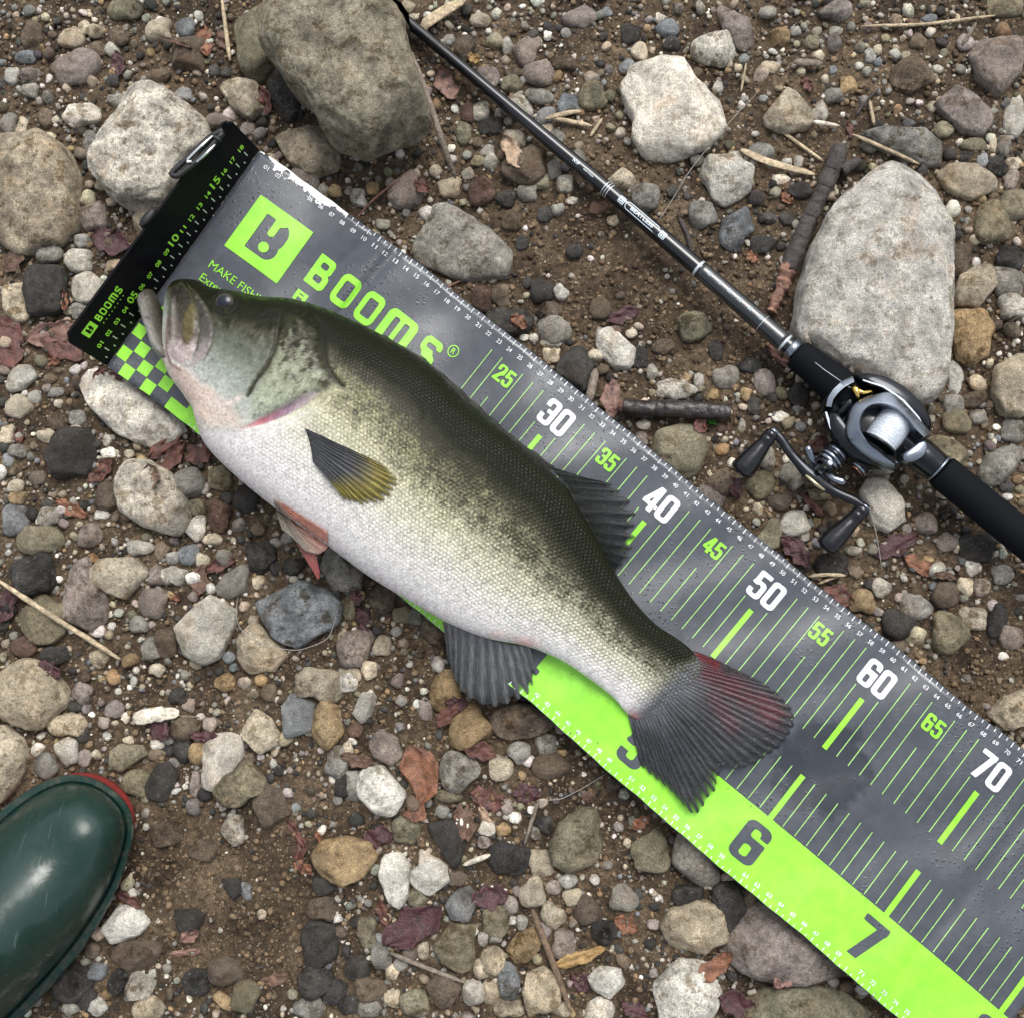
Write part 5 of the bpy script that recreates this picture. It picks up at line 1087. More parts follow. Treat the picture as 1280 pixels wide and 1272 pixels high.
def fin(name, base, tip, zb, zt, rays, colf, alpf, amp=.0006, bow=0.0, na=None, nb=26, ragged=.03, zf=None, sag=0.0):
    na = na or rays*7+1
    B = resample(np.array(base, float), na); T_ = resample(np.array(tip, float), na)
    for k in range(4): T_[1:-1] = (T_[:-2]+2*T_[1:-1]+T_[2:])/4
    a = np.linspace(0, 1, na); b = np.linspace(0, 1, nb); aj = a+.35/rays*vnoise(xyz(a*rays*.37, 0*a), rays+2); ray = np.abs(np.cos(np.pi*aj*rays))**3.5
    rg = np.random.default_rng(len(name)*13+rays); jag = np.interp(a*rays, np.arange(rays+1), rg.uniform(-1, 1, rays+1))*ragged+(ray-.5)*ragged*1.4
    L = (1+jag)[:, None]*b[None]
    p = B[:, None]+(T_-B)[:, None]*L[..., None]
    nrm = (T_-B)[:, ::-1]*np.array([1, -1]); p = p+nrm[:, None]*(bow*np.sin(np.pi*b*.5)**2)[None, :, None]
    if zf is not None: z = zf(p[..., 0], p[..., 1], b)
    else:
        zb_ = np.broadcast_to(zb, (na,)); zt_ = np.broadcast_to(zt, (na,)); w = 1-(1-b)**1.8
        z = zb_[:, None]*(1-w)+zt_[:, None]*w-sag*np.sin(np.pi*b)[None]
    z = z+amp*(ray[:, None]-.5)*np.minimum(1, b*4)[None]*(1-.4*b)[None]+.0006*fbm(xyz(a[:, None]*9+0*b, b[None]*3+0*a[:, None]), 2, rays)
    W = U(p[..., 0], p[..., 1], z); top = W.reshape(-1, 3); bot = top-np.array([0, 0, .0005])
    k = na*nb; i = np.arange(k).reshape(na, nb); rim = np.r_[i[:, 0], i[-1, 1:], i[-2::-1, -1], i[0, -2:0:-1]]; r2 = np.roll(rim, -1)
    F = np.concatenate([grid_faces(na, nb), grid_faces(na, nb)[:, ::-1]+k, np.stack([rim, r2, r2+k, rim+k], -1)])
    A, Bb = np.meshgrid(a, b, indexing='ij'); px = p.reshape(-1, 2)
    col = colf(A.ravel(), Bb.ravel(), px); col = col*((.62+.55*np.repeat(ray, nb)) if name != 'pelvic_fin' else (.92+.14*np.repeat(ray, nb)))[:, None]; al = alpf(A.ravel(), Bb.ravel()); al = al if name == 'pelvic_fin' else np.clip(al+.25*np.repeat(ray, nb)-.10-.75*sstep(.80, 1.0, Bb.ravel())*(.35+.65*(1-np.repeat(ray, nb))), 0, 1)
    me = mesh_np(name, np.concatenate([top, bot]), F, np.concatenate([col, col]), M_SOFT if name == 'pelvic_fin' else M_FIN, attrs=dict(alp=np.concatenate([al, al])), uv=np.tile(np.c_[A.ravel(), Bb.ravel()], (2, 1)))
    bm = bmesh.new(); bm.from_mesh(me); bmesh.ops.recalc_face_normals(bm, faces=bm.faces); bm.to_mesh(me); bm.free()
    return obj(name, me, fish)
def cmix(a, b, t): return np.array(a)[None]*(1-t)[:, None]+np.array(b)[None]*t[:, None]
one = lambda a, b: np.ones_like(a)
def tailcol(a, b, p):
    c = cmix((.075, .080, .088), (.020, .022, .026), sstep(0, .40, b)); k = np.exp(-(sdline(p, [(884, 838), (925, 862), (968, 893)])/15)**2)*(.5+.5*vnoise(xyz(p[:, 0]/9, p[:, 1]/9), 3)+.4); k2 = np.exp(-(sdline(p, [(893, 870), (915, 905)])/11)**2)*.6
    k = np.clip(np.maximum(k, k2), 0, 1); c = c*(1-k[:, None])+np.array((.070, .016, .024))*k[:, None]
    bl = np.exp(-(sdline(p, [(872, 818), (895, 829)])/5)**2); c = c*(1-bl[:, None])+np.array((.11, .004, .006))*bl[:, None]
    e = sstep(.92, 1.0, 1-a)*0; return c
fin('tail_fin', [(866, 812), (868, 826), (860, 846), (844, 866), (822, 882), (802, 891), (785, 893)],
    [(900, 826), (934, 843), (957, 855), (977, 869), (990, 887), (994, 903), (985, 921), (968, 938), (946, 952), (920, 961), (906, 956), (897, 968), (895, 986), (881, 1001), (870, 1016), (859, 1011), (838, 987), (815, 968), (801, 956)],
    MZ+.0040, MZ+.0032, 34, tailcol, one, .0006, ragged=.012, nb=34)
fin('dorsal_fin', [(684, 582), (706, 604), (720, 630), (735, 654), (750, 682), (763, 708)], [(742, 600), (762, 603), (781, 618), (791, 642), (793, 672), (783, 698), (768, 716)],
    np.linspace(MZ+.025, MZ+.018, 11*7+1), MZ+.0035, 11, lambda a, b, p: cmix((.006, .007, .005), (.018, .020, .023), b), lambda a, b: 1.02-.42*sstep(.35, 1, b)*sstep(.05, .8, a), .0010, ragged=.07)
fin('spiny_dorsal_fin', [(470, 418), (520, 448), (560, 480), (600, 518), (640, 553), (688, 588)], [(480, 419), (531, 449), (572, 482), (610, 518), (648, 551), (694, 583)],
    np.linspace(MZ+.036, MZ+.026, 9*7+1), np.linspace(MZ+.036, MZ+.020, 9*7+1), 9, lambda a, b, p: cmix((.020, .022, .013), (.016, .018, .013), b), one, .0008, nb=8, ragged=.10)
fin('anal_fin', [(553, 776), (575, 785), (593, 791), (610, 797), (624, 802), (645, 806), (662, 808)], [(563, 826), (573, 850), (587, 870), (601, 880), (630, 881), (652, 873), (667, 862), (672, 840)],
    np.linspace(MZ+.018, MZ+.012, 11*7+1), np.linspace(MZ-.004, MZ+.004, 11*7+1), 11, lambda a, b, p: cmix((.19, .19, .20), (.055, .060, .062), b**.7), lambda a, b: 1.08-.55*sstep(.55, 1, b)*sstep(.35, 1, a), .0010, bow=-.05, ragged=.03)
def pecz(x, y, b): return skin_z(x, y)+.0012+.0035*np.sin(np.pi*np.minimum(b, 1))[None]**.8
fin('pectoral_fin', [(381, 535), (386, 549), (389, 562), (391, 577)], [(478, 580), (492, 594), (496, 604), (490, 615), (475, 626), (452, 630), (430, 624)], 0, 0, 13,
    lambda a, b, p: cmix((.045, .048, .054), (.20, .165, .035), sstep(.45, .85, b+.16*(a-.5)+.05*vnoise(xyz(p[:, 0]/6, p[:, 1]/6), 9))), lambda a, b: 1.05-.25*sstep(.9, 1, b), .0009, zf=pecz, ragged=.02, nb=20)
fin('pelvic_fin', [(341, 624), (344, 626), (347, 627), (351, 629)], [(352, 661), (365, 671), (381, 688), (398, 693), (410, 685), (409, 664)], 0, 0, 7,
    lambda a, b, p: cmix((.46, .37, .29), (.62, .22, .15), sstep(.35, .95, a))*(1-.10*b)[:, None]+np.array((.05, .10, .10))[None]*(b*.8)[:, None], lambda a, b: .97-.22*b, .0006, ragged=.0, zf=drape_z)
fin('pelvic_fin', [(364, 668), (374, 676), (386, 684), (394, 690)], [(396, 722), (397, 724), (398, 723), (400, 716)], 0, 0, 5, lambda a, b, p: cmix((.52, .24, .22), (.50, .14, .13), b), one, .0008, ragged=.02, zf=lambda x, y, b: drape_z(x, y, b)-.004)
def build_eye():
    z = float(skin_z(281, 379)[0]); c = U(281, 379, z-.0015); D, F = ICO[4]; R_ = .0074
    V = D*R_*np.array([1, 1, .48])+c
    r = np.hypot(D[:, 0], D[:, 1]); t = sstep(.62, .70, r); col = np.array((.010, .013, .022))*(1-t)[:, None]+np.array((.030, .027, .018))*t[:, None]
    t2 = sstep(.90, .97, r); col = col*(1-t2)[:, None]+np.array((.012, .012, .010))*t2[:, None]
    m, nd, lk, bs = new_mat('fish_eye'); bs.inputs['Specular IOR Level'].default_value = .3; at = N(nd, 'ShaderNodeAttribute', attribute_name='Col'); lk.new(at.outputs['Color'], bs.inputs['Base Color']); bs.inputs['Roughness'].default_value = .05; bs.inputs['Coat Weight'].default_value = 0.0; bs.inputs['Coat Roughness'].default_value = .02
    e = obj('eye', mesh_np('eye', V, F, col, m), fish)
    D3, F3 = ICO[3]; ring = [U(281+15*math.cos(t), 379+14*math.sin(t), float(skin_z(281+15*math.cos(t), 379+14*math.sin(t))[0])) for t in np.linspace(0, 2*math.pi, 33)]
    tube_obj('eye_rim', ring, .0007, plain('eye_rim_skin', (.012, .011, .007), .5, spec=.2, var=.3), e, 8)
build_eye()

# ------------------------------------------------------------------ the fishing rod
rod = empty('fishing_rod', U(1000, 445, .01), 'glossy black fishing rod with foam grips lying across the gravel', 'fishing rod')
M_BLANK = plain('rod_lacquer', (.005, .006, .008), .12, coat=.25, var=.25, vs_=90); M_FOAM = plain('grip_foam', (.005, .006, .008), .70, spec=.08, var=.18, vs_=700, bmp=.5, bs_=2200)
M_SILV = plain('silver_ink', (.62, .66, .70), .3, .6); M_GUN = plain('gunmetal', (.020, .022, .026), .14, .80, coat=.2, var=.15, vs_=150); M_INK = plain('rod_pale_ink', (.62, .72, .76), .45)
M_CHR = plain('satin_silver', (.25, .28, .325), .27, 1.0, coat=.0, var=.08, vs_=120); M_BLKP = plain('black_plastic', (.006, .0065, .008), .17, coat=.0, var=.2, vs_=300); M_GOLD = plain('gold_metal', (.80, .55, .16), .22, 1.0)
M_LINE = plain('fishing_line', (.55, .60, .66), .35, .15, var=.25, vs_=900, bmp=.5, bs_=1800); M_BRONZE = plain('copper_ring', (.30, .17, .12), .25, 1.0)
def rodline(t):
    """point on the rod axis; t in photograph pixels along x"""
    K = np.array(ROD); return U(t, np.interp(t, K[:, 0], K[:, 1]), np.interp(t, K[:, 0], K[:, 2]))
def rodrad(t): return np.interp(t, [200, 510, 700, 850, 985, 1000], [.0024, .0041, .0054, .0062, .0068, .0070])
def build_rod():
    ts = np.linspace(200, 1004, 60); tube_obj('blank', [rodline(t) for t in ts], [rodrad(t) for t in ts], M_BLANK, rod, 24)
    def ring(t, w, k, mat, name='ring'): tube_obj(name, [rodline(t-w), rodline(t-w*.8), rodline(t+w*.8), rodline(t+w)], [rodrad(t)*1.0, rodrad(t)*k, rodrad(t)*k, rodrad(t)*1.0], mat, rod, 24)
    for t in (757, 759.7, 762.4): ring(t, .5, 1.03, M_SILV)
    for t in (873.5, 981.5): ring(t, 1.4, 1.06, M_SILV)
    ring(953.5, .6, 1.05, M_SILV); ring(991, 4.0, 1.10, M_CHR); ring(1000, 1.2, 1.12, M_SILV)
    # guide thread windings under lacquer
    tw = np.linspace(876, 980, 30); tube_obj('winding', [rodline(t) for t in tw], [rodrad(t)*1.05 for t in tw], plain('thread_black', (.010, .012, .014), .2, coat=1.0, bmp=.25, bs_=3000), rod, 24)
    # pale lettering on the blank
    a = rodline(700.); b = rodline(985.); d = (b-a); ln = np.linalg.norm(d); d /= ln; side = np.cross(d, [0, 0, 1]); side /= np.linalg.norm(side); upv = np.cross(side, d)
    def deco(items_, t0, name, ym=0.0, mat=M_INK, k=1.015):
        ink = Ink()
        for V, F in items_: ink.add(V, F)
        def fn(x, y, dz):
            base = rodline(t0); r = rodrad(t0)*k
            ang = (y+ym)/100/r
            return base+d*(x/100)[:, None]+side*(-np.sin(ang)*r)[:, None]+upv*(np.cos(ang)*r)[:, None]
        o = ink.build(name, fn, mat, rod, 0)
    deco([fit_text('NVP', .26, .62, .03)], 721.5, 'lettering', -.06); V, F = fit_text('series', .13, 1.0, .01); deco([(V, F)], 737, 'lettering', -.10)
    oval = march(lambda x, y: np.abs(rbox(x, y, 0, 0, 1.62, .30, .28))-.028, -1.8, 1.8, -.4, .4, .04)
    deco([oval, fit_text('BEATLESS', .27, 2.2, .02)], 803, 'lettering', -.05, k=1.02)
    for t0 in (778, 828.5):
        ink = []; rg = np.random.default_rng(int(t0))
        for k in range(9): V, F = march(lambda x, y: np.abs(np.hypot(x, y)-.09)-.03, -.14, .14, -.14, .14, .035); ink.append((V+np.array([(k % 3-1)*.16, (k//3-1)*.16]), F))
        deco(ink, t0, 'ornament', -.05, k=1.02)
    for k in range(6): deco([fit_text('BH'[k % 2]+'E', .30, .30, .03)], 886+k*12.5, 'lettering', .05, k=1.075, mat=plain('pale_teal_ink', (.28, .36, .40), .4))
    # foam grips
    g = [(996, .0098), (998, .0110), (1004, .0113), (1020, .0120), (1040, .0135), (1062, .0152), (1070, .0150)]
    tube_obj('fore_grip', [rodline(t) for t, r in g], [r for t, r in g], M_FOAM, rod, 32)
    g = [(1176, .0112), (1177.5, .0121), (1181, .0124), (1230, .0124), (1300, .0126), (1400, .0126), (1440, .0132), (1444, .0120)]
    tube_obj('rear_grip', [rodline(t) for t, r in g], [r for t, r in g], M_FOAM, rod, 32)
    g = [(1060, .0095), (1100, .0100), (1140, .0110), (1150, .0120), (1160, .0116), (1170, .0108), (1178, .0102)]
    tube_obj('reel_seat', [rodline(t)-np.array([0, 0, .001]) for t, r in g], [r for t, r in g], M_GUN, rod, 32)
    tube_obj('seat_ring', [rodline(1171.5), rodline(1174)], .0116, M_CHR, rod, 32)
    # line running along the blank into the reel
    tube_obj('line', U(*np.array([(1000, 438), (1030, 462), (1066, 487)]).T, np.array([.031, .038, .044])), .00022, M_LINE, rod, 6)
build_rod()

# ------------------------------------------------------------------ the reel
reel = empty('fishing_reel', U(1095, 545, .012), 'gunmetal baitcasting reel with silver hood and black twin knobs, mounted on the rod', 'fishing reel')
def build_reel():
    Z = .0
    dome_obj('base_plate', [(1030, 506), (1068, 470), (1120, 492), (1165, 545), (1150, 566), (1118, 592), (1085, 585), (1046, 560)], .022, .0345, M_BLKP, reel, ((0, 0), (0, .8), (.05, 1)))
    rounded = ((0, 0), (0, .45), (.05, .72), (.16, .92), (.32, 1.0))
    dome_obj('palm_side_plate', [(1056, 470), (1074, 465), (1100, 470), (1125, 484), (1148, 504), (1163, 526), (1168, 541), (1163, 548), (1152, 543), (1136, 522), (1112, 500), (1088, 487), (1066, 480)], .019, .0475, M_GUN, reel, rounded)
    dome_obj('handle_side_plate', [(1029, 508), (1035, 506), (1046, 522), (1060, 545), (1080, 563), (1102, 578), (1122, 586), (1117, 593), (1096, 592), (1072, 583), (1047, 567), (1030, 545), (1025, 522)], .019, .0440, M_GUN, reel, rounded)
    ribbon_obj('trim_line', [(1078, 474), (1105, 482), (1130, 499), (1150, 522), (1158, 541)], [(1079.5, 476.5), (1104, 484.5), (1128, 501.5), (1147.5, 524), (1155, 542)], .040, .0482, .0482, M_CHR, reel)
    ribbon_obj('trim_line', [(1031, 515), (1037, 536), (1052, 556), (1075, 572), (1098, 584)], [(1034, 515), (1040, 535), (1055, 554), (1077, 569.5), (1099, 581)], .034, .0420, .0420, M_CHR, reel)
    ribbon_obj('hood', [(1164, 541), (1152, 526), (1138, 510), (1117, 490), (1109, 488), (1091, 493), (1073, 500), (1064, 507), (1059, 525), (1056, 542), (1062, 553), (1078, 568), (1099, 582), (1117, 590)],
               [(1154, 547), (1146, 540), (1134, 523), (1120, 511), (1108, 506), (1097, 505), (1087, 507), (1079, 515), (1075, 524), (1075, 537), (1080, 546), (1088, 555), (1104, 568), (1119, 580)], .034, .0485, .0525, M_CHR, reel)
    ribbon_obj('front_guard', [(1032, 508), (1034, 497), (1041, 486), (1052, 476), (1066, 470)], [(1040, 509), (1042, 500), (1048, 492), (1057, 484), (1068, 478)], .026, .0440, .0455, M_CHR, reel, 30)
    for t in ((1047, 505, 1075, 500), (1056, 482, 1086, 486)):
        tube_obj('pillar', [U(t[0], t[1], .036), U(t[2], t[3], .037)], .0018, M_GUN, reel, 10)
    tube_obj('worm_shaft', [U(1044, 524, .036), U(1080, 480, .036)], .0030, M_BLKP, reel, 14)
    lw = empty
    tube_obj('line_guide', U(*np.array([(1066, 484), (1070, 488), (1072, 494), (1073, 499)]).T, np.array([.043, .0455, .0455, .042])), [.0022, .0026, .0016, .0012], M_GOLD, reel, 10)
    tube_obj('line_guide', U(*np.array([(1070, 488), (1079, 491), (1088, 489), (1091, 491)]).T, np.array([.0455, .045, .044, .042])), [.0020, .0014, .0013, .0013], M_GOLD, reel, 10)
    # spool
    c = U(1111, 538, .036); A = U(1111, 538, .036); dirn = U(1130, 512, .036)-U(1092, 564, .036); dirn /= np.linalg.norm(dirn)
    hw = .0118; rows = []; prof = []
    for k, t in enumerate(np.linspace(-1, 1, 60)): prof.append((t*hw, .0126-.0010*t*t+.00016*math.sin(k*2.4)+.0001*math.sin(k*5.1)))
    tube_obj('spool_line', [c+dirn*x for x, r in prof], [r for x, r in prof], M_LINE, reel, 40)
    for sgn in (-1, 1):
        tube_obj('spool_flange', [c+dirn*sgn*(hw-.0002), c+dirn*sgn*(hw+.0006), c+dirn*sgn*(hw+.0016), c+dirn*sgn*(hw+.0020)], [.0136, .0149, .0149, .0136], M_GUN, reel, 40)
    dome_obj('thumb_bar', [(1121, 573), (1130, 566), (1152, 548), (1158, 556), (1157, 566), (1149, 576), (1136, 581), (1126, 580)], .030, .0475, M_CHR, reel, ((0, 0), (0, .80), (.08, .95), (.3, 1)))
    tube_obj('thumb_bar_hinge', [U(1117, 576, .0455), U(1124, 582, .0455)], .0016, M_GUN, reel, 10)
    # drag star, cast control and handle
    ax0, ax1 = U(1056, 556, .030), U(1018, 594, .030); dx = ax1-ax0; L = np.linalg.norm(dx); dx /= L
    def stack(p0, dv, segs, name):
        x = 0
        for w, r, m in segs: tube_obj(name, [p0+dv*x, p0+dv*(x+w*.12), p0+dv*(x+w*.88), p0+dv*(x+w)], [r*.94, r, r, r*.94], m, reel, 28); x += w
    stack(ax0, dx, [(.004, .0085, M_GUN), (.0025, .0092, M_BRONZE), (.0030, .0080, M_CHR), (.0030, .0098, M_GUN), (.0025, .0100, M_CHR), (.003, .0085, M_CHR), (.0035, .0075, M_GUN)], 'drive_shaft')
    c0 = U(1083, 574, .027); stack(c0, dx, [(.0025, .0080, M_CHR), (.0018, .0084, M_GUN), (.0018, .0080, M_CHR), (.0018, .0084, M_GUN), (.0025, .0076, M_CHR), (.0015, .0060, M_BRONZE)], 'cast_control_knob')
    sc = ax0+dx*(L*.80); e1 = np.cross(dx, [0, 0, 1.0]); e1 /= np.linalg.norm(e1); e2 = np.cross(e1, dx)
    for k in range(5):
        t = k*2*math.pi/5+.35; dv = e1*math.cos(t)+e2*math.sin(t)
        tube_obj('star_arm', [sc+dv*.004, sc+dv*.012-dx*.001, sc+dv*.017-dx*.003, sc+dv*.0195-dx*.0035], [.0026, .0023, .0030, .0018], M_CHR, reel, 10, .8)
    arm = np.array([(964, 536), (977, 549), (988, 567), (1010, 591), (1030, 607), (1050, 618), (1068, 625), (1084, 637)]); arm = resample(arm, 40)
    for k in range(3): arm[1:-1] = (arm[:-2]+2*arm[1:-1]+arm[2:])/4
    tt = np.linspace(-1, 1, 40); za = .0305+.0035*tt**2*0+.001
    tube_obj('handle_arm', U(arm[:, 0], arm[:, 1], za), .0034+.0016*np.exp(-(tt/.25)**2), M_GUN, reel, 14, .55)
    tube_obj('handle_badge', U(*np.array([(1007, 594), (1019, 604), (1031, 613)]).T, .0335), .0014, plain('badge_brass', (.62, .55, .35), .25, 1.0), reel, 8)
    tube_obj('handle_nut', [U(1014, 594, .028), U(1008, 600, .030)], .0052, M_CHR, reel, 6)
    for (a, b) in (((967, 540), (925, 591)), ((1081, 634), (1031, 685))):
        p0, p1 = U(*a, .0305), U(*b, .024)
        pr = [(0, .0042), (.02, .0052), (.10, .0054), (.12, .0048), (.15, .0055), (.22, .0056), (.25, .0050), (.34, .0058), (.50, .0068), (.68, .0080), (.84, .0088), (.95, .0088), (.985, .0078), (1.0, .0060)]
        k = tube_obj('knob', [p0+(p1-p0)*t for t, r in pr], [r for t, r in pr], M_BLKP, reel, 24)
        o = tube_obj('knob_cap', [p1, p1+(p1-p0)/np.linalg.norm(p1-p0)*.0008], .0048, M_GUN, k, 20)
        tube_obj('bearing_cap', [p0-(p1-p0)*.04, p0], .0040, M_CHR, k, 20)
build_reel()

# ------------------------------------------------------------------ the boot
boot = empty('rubber_boot', U(-60, 1130, 0.), 'dark green rubber boot with a red sole edge, toe resting on the gravel', 'boot')
def build_boot():
    out = [(52, 974), (83, 962), (112, 963), (136, 972), (156, 988), (169, 1008), (173, 1030), (169, 1052), (161, 1077), (146, 1117), (130, 1147), (104, 1188), (73, 1226), (30, 1272), (-40, 1335), (-120, 1395), (-190, 1430), (-250, 1430), (-290, 1395), (-285, 1345), (-240, 1290), (-165, 1190), (-95, 1105), (-40, 1048), (0, 1010), (26, 990)]
    P = resample(np.array(out+out[:1], float), 161)[:-1]
    for k in range(2): P = (np.roll(P, 1, 0)+2*P+np.roll(P, -1, 0))/4
    n = len(P); q0 = np.array([88., 1052.]); q1 = np.array([-215., 1362.]); eq = q1-q0; t = np.clip(((P-q0)@eq)/(eq@eq), 0, 1); Sp = q0+t[:, None]*eq
    def Hf(t): return .050+.050*sstep(0, .55, t)+.05*sstep(.35, .75, t)
    toe = np.exp(-(np.hypot(P[:, 0]-150, P[:, 1]-975)/75)**2)
    s0 = U(88, 1052, .012)[:2]; s1 = U(-215, 1362, .012)[:2]; e = s1-s0
    def rings(levels, name, mat):
        rows = []
        for i, z in levels:
            p_ = P+(Sp-P)*np.broadcast_to(i, (n,))[:, None]
            if np.ndim(i) == 0 and i == 1.0: p_ = q0+np.round(t*36)[:, None]/36*eq; z = .020+Hf(np.round(t*36)/36)
            rows.append(U(p_[:, 0], p_[:, 1], np.broadcast_to(z, (n,))))
        V = np.concatenate(rows); F = grid_faces(len(levels), n, True)
        me = bpy.data.meshes.new(name); bm = bmesh.new(); vs_ = [bm.verts.new(v) for v in V]
        for f in F: bm.faces.new([vs_[int(q)] for q in f])
        bm.faces.new(vs_[:n])
        if name == 'upper': bmesh.ops.remove_doubles(bm, verts=bm.verts[:], dist=.0004)
        else: bm.faces.new(vs_[-n:][::-1])
        bmesh.ops.recalc_face_normals(bm, faces=bm.faces)
        for f in bm.faces: f.smooth = len(f.verts) <= 4
        bm.to_mesh(me); bm.free(); me.materials.append(mat); o = obj(name, me, boot); m = o.modifiers.new('edge', 'EDGE_SPLIT'); m.split_angle = math.radians(40); return o
    M_RED = plain('red_rubber', (.15, .012, .009), .5, var=.2, vs_=120, bmp=.2)
    m, nd, lk, bs = new_mat('green_rubber'); g = nd.new('ShaderNodeNewGeometry'); Pp = g.outputs['Position']
    n1 = noise_node(nd, lk, Pp, 26, 4, .6); n2 = noise_node(nd, lk, Pp, 300, 3)
    mp = N(nd, 'ShaderNodeMapping'); mp.inputs['Rotation'].default_value = (0, 0, math.radians(35)); mp.inputs['Scale'].default_value = (900, 26, 26); lk.new(Pp, mp.inputs['Vector'])
    sc = noise_node(nd, lk, mp.outputs['Vector'], 1.0, 2); scr = ramp(nd, lk, sc.outputs['Fac'], [(.665, 0.0), (.70, 1.0)]); spz = N(nd, 'ShaderNodeSeparateXYZ'); lk.new(Pp, spz.inputs[0]); low = ramp(nd, lk, mth(nd, lk, 'MULTIPLY', spz.outputs['Z'], 10.0), [(.17, 1.0), (.45, .12)]); grime = ramp(nd, lk, noise_node(nd, lk, Pp, 130, 6, .75).outputs['Fac'], [(.50, 0.0), (.62, 1.0)])
    c = mix(nd, lk, (.0060, .024, .019), (.0100, .034, .027), n1.outputs['Fac']); c = mix(nd, lk, c, (.12, .15, .13), mth(nd, lk, 'MULTIPLY', scr.outputs['Color'], .5)); c = mix(nd, lk, c, (.11, .078, .052), mth(nd, lk, 'MULTIPLY', mth(nd, lk, 'MULTIPLY', low.outputs['Color'], grime.outputs['Color']), .38)); lk.new(c, bs.inputs['Base Color'])
    mud = ramp(nd, lk, noise_node(nd, lk, Pp, 60, 5, .7).outputs['Fac'], [(.62, 0.0), (.72, 1.0)])
    bs.inputs['Specular IOR Level'].default_value = .50; rr = ramp(nd, lk, n1.outputs['Fac'], [(.46, .20), (.54, .36)]); lk.new(mix(nd, lk, rr.outputs['Color'], (.6, .6, .6), mth(nd, lk, 'MULTIPLY', mud.outputs['Color'], .25)), bs.inputs['Roughness']); bump(nd, lk, bs, mth(nd, lk, 'ADD', n1.outputs['Fac'], mth(nd, lk, 'MULTIPLY', n2.outputs['Fac'], .05)), .25, .004)
    M_GR = m
    so = rings([(.14-.08*toe, -.004), (.09-.09*toe, -.002), (.07-.07*toe, .011), (.09-.07*toe, .0125)], 'sole', M_RED); so['label'] = 'red rubber sole edge'
    rings([(.08, .0115), (.04+.045*toe, .0130), (.015+.065*toe, .0150), (.02+.065*toe, .0195), (.04+.06*toe, .0215), (.12+.045*toe, .0218), (.15+.045*toe, .0200), (.19+.045*toe, .0190)], 'welt', M_GR)
    H = Hf(t); i_ = [.15, .155, .175, .21, .26, .36, .50, .66, .82, .94, 1.0]
    lv = []
    for i in i_:
        k = np.clip((i-.15)/.85, 0, 1); ii = i+.04*toe*(1-k); z = .0185+(H+.0015)*np.sqrt(np.clip(1-(1-k)**2.1, 0, 1))
        z = z+.0022*np.sin(t*38+3*i)*sstep(.10, .30, t)*(i > .2)*sstep(.8, .4, i)          # flex creases over the instep
        lv.append((ii if i < 1 else 1.0, z))
    rings(lv, 'upper', M_GR)
    # leg of the boot above the heel
    c = s0+(s1-s0)*.74; aa = np.linspace(0, 2*np.pi, 49)[:-1]; rows = []
    for z, ra, rb in ((.09, .050, .046), (.13, .056, .052), (.20, .060, .056), (.28, .066, .062), (.34, .069, .066)):
        ca = c-(e/np.linalg.norm(e))*.0*z; rows.append(np.c_[ca[0]+np.cos(aa)*ra, ca[1]+np.sin(aa)*rb, 0*aa+z])
    V = np.concatenate(rows); me = to_mesh('shaft', V, grid_faces(5, 48, True)[:, ::-1], (), M_GR); so_ = obj('shaft', me, boot); sm = so_.modifiers.new('wall', 'SOLIDIFY'); sm.thickness = .003
build_boot()

# ------------------------------------------------------------------ leaves, twigs, straw, line
def hm_soft(x, y, k=2):
    i, j = hm_idx(x, y); s = 0; c = 0
    for a in range(-k, k+1):
        for b in range(-k, k+1):
            s = s+HMAP[np.clip(i+a, 0, HM_N-1), np.clip(j+b, 0, HM_N-1)]; c += 1
    return s/c
def leaf_mat(name, col):
    m, nd, lk, bs = new_mat(name); g = nd.new('ShaderNodeNewGeometry'); Pp = g.outputs['Position']; n1 = noise_node(nd, lk, Pp, 150, 5, .65); n2 = noise_node(nd, lk, Pp, 700, 3)
    uv = N(nd, 'ShaderNodeUVMap'); w = N(nd, 'ShaderNodeTexWave'); w.inputs['Scale'].default_value = 2.2; w.inputs['Distortion'].default_value = 1.2; lk.new(uv.outputs['UV'], w.inputs['Vector'])
    r = ramp(nd, lk, n1.outputs['Fac'], [(.3, .35), (.5, 1.0), (.7, 1.6)]); c = mix(nd, lk, col, r.outputs['Color'], 1.0, 'MULTIPLY'); v = ramp(nd, lk, w.outputs['Fac'], [(.0, .75), (.12, 1.0)]); c = mix(nd, lk, c, v.outputs['Color'], .3, 'MULTIPLY')
    lk.new(c, bs.inputs['Base Color']); bs.inputs['Roughness'].default_value = .45; bump(nd, lk, bs, mth(nd, lk, 'ADD', n1.outputs['Fac'], n2.outputs['Fac']), .6, .002); return m
LC = {'r': ('red_brown_leaf', (.105, .042, .031)), 'o': ('orange_brown_leaf', (.185, .080, .042)), 'd': ('dark_red_leaf', (.060, .022, .024)), 'k': ('pink_brown_leaf', (.20, .112, .088)), 't': ('pale_tan_leaf', (.38, .27, .18)), 'y': ('ochre_leaf', (.33, .21, .08)), 'g': ('green_leaf', (.06, .22, .03)), 'b': ('brown_leaf', (.11, .062, .040))}
LM = {k: leaf_mat(*v) for k, v in LC.items()}
LW = dict(r='red brown', o='orange brown', d='dark red', k='pinkish brown', t='pale tan', y='ochre', g='green', b='brown')
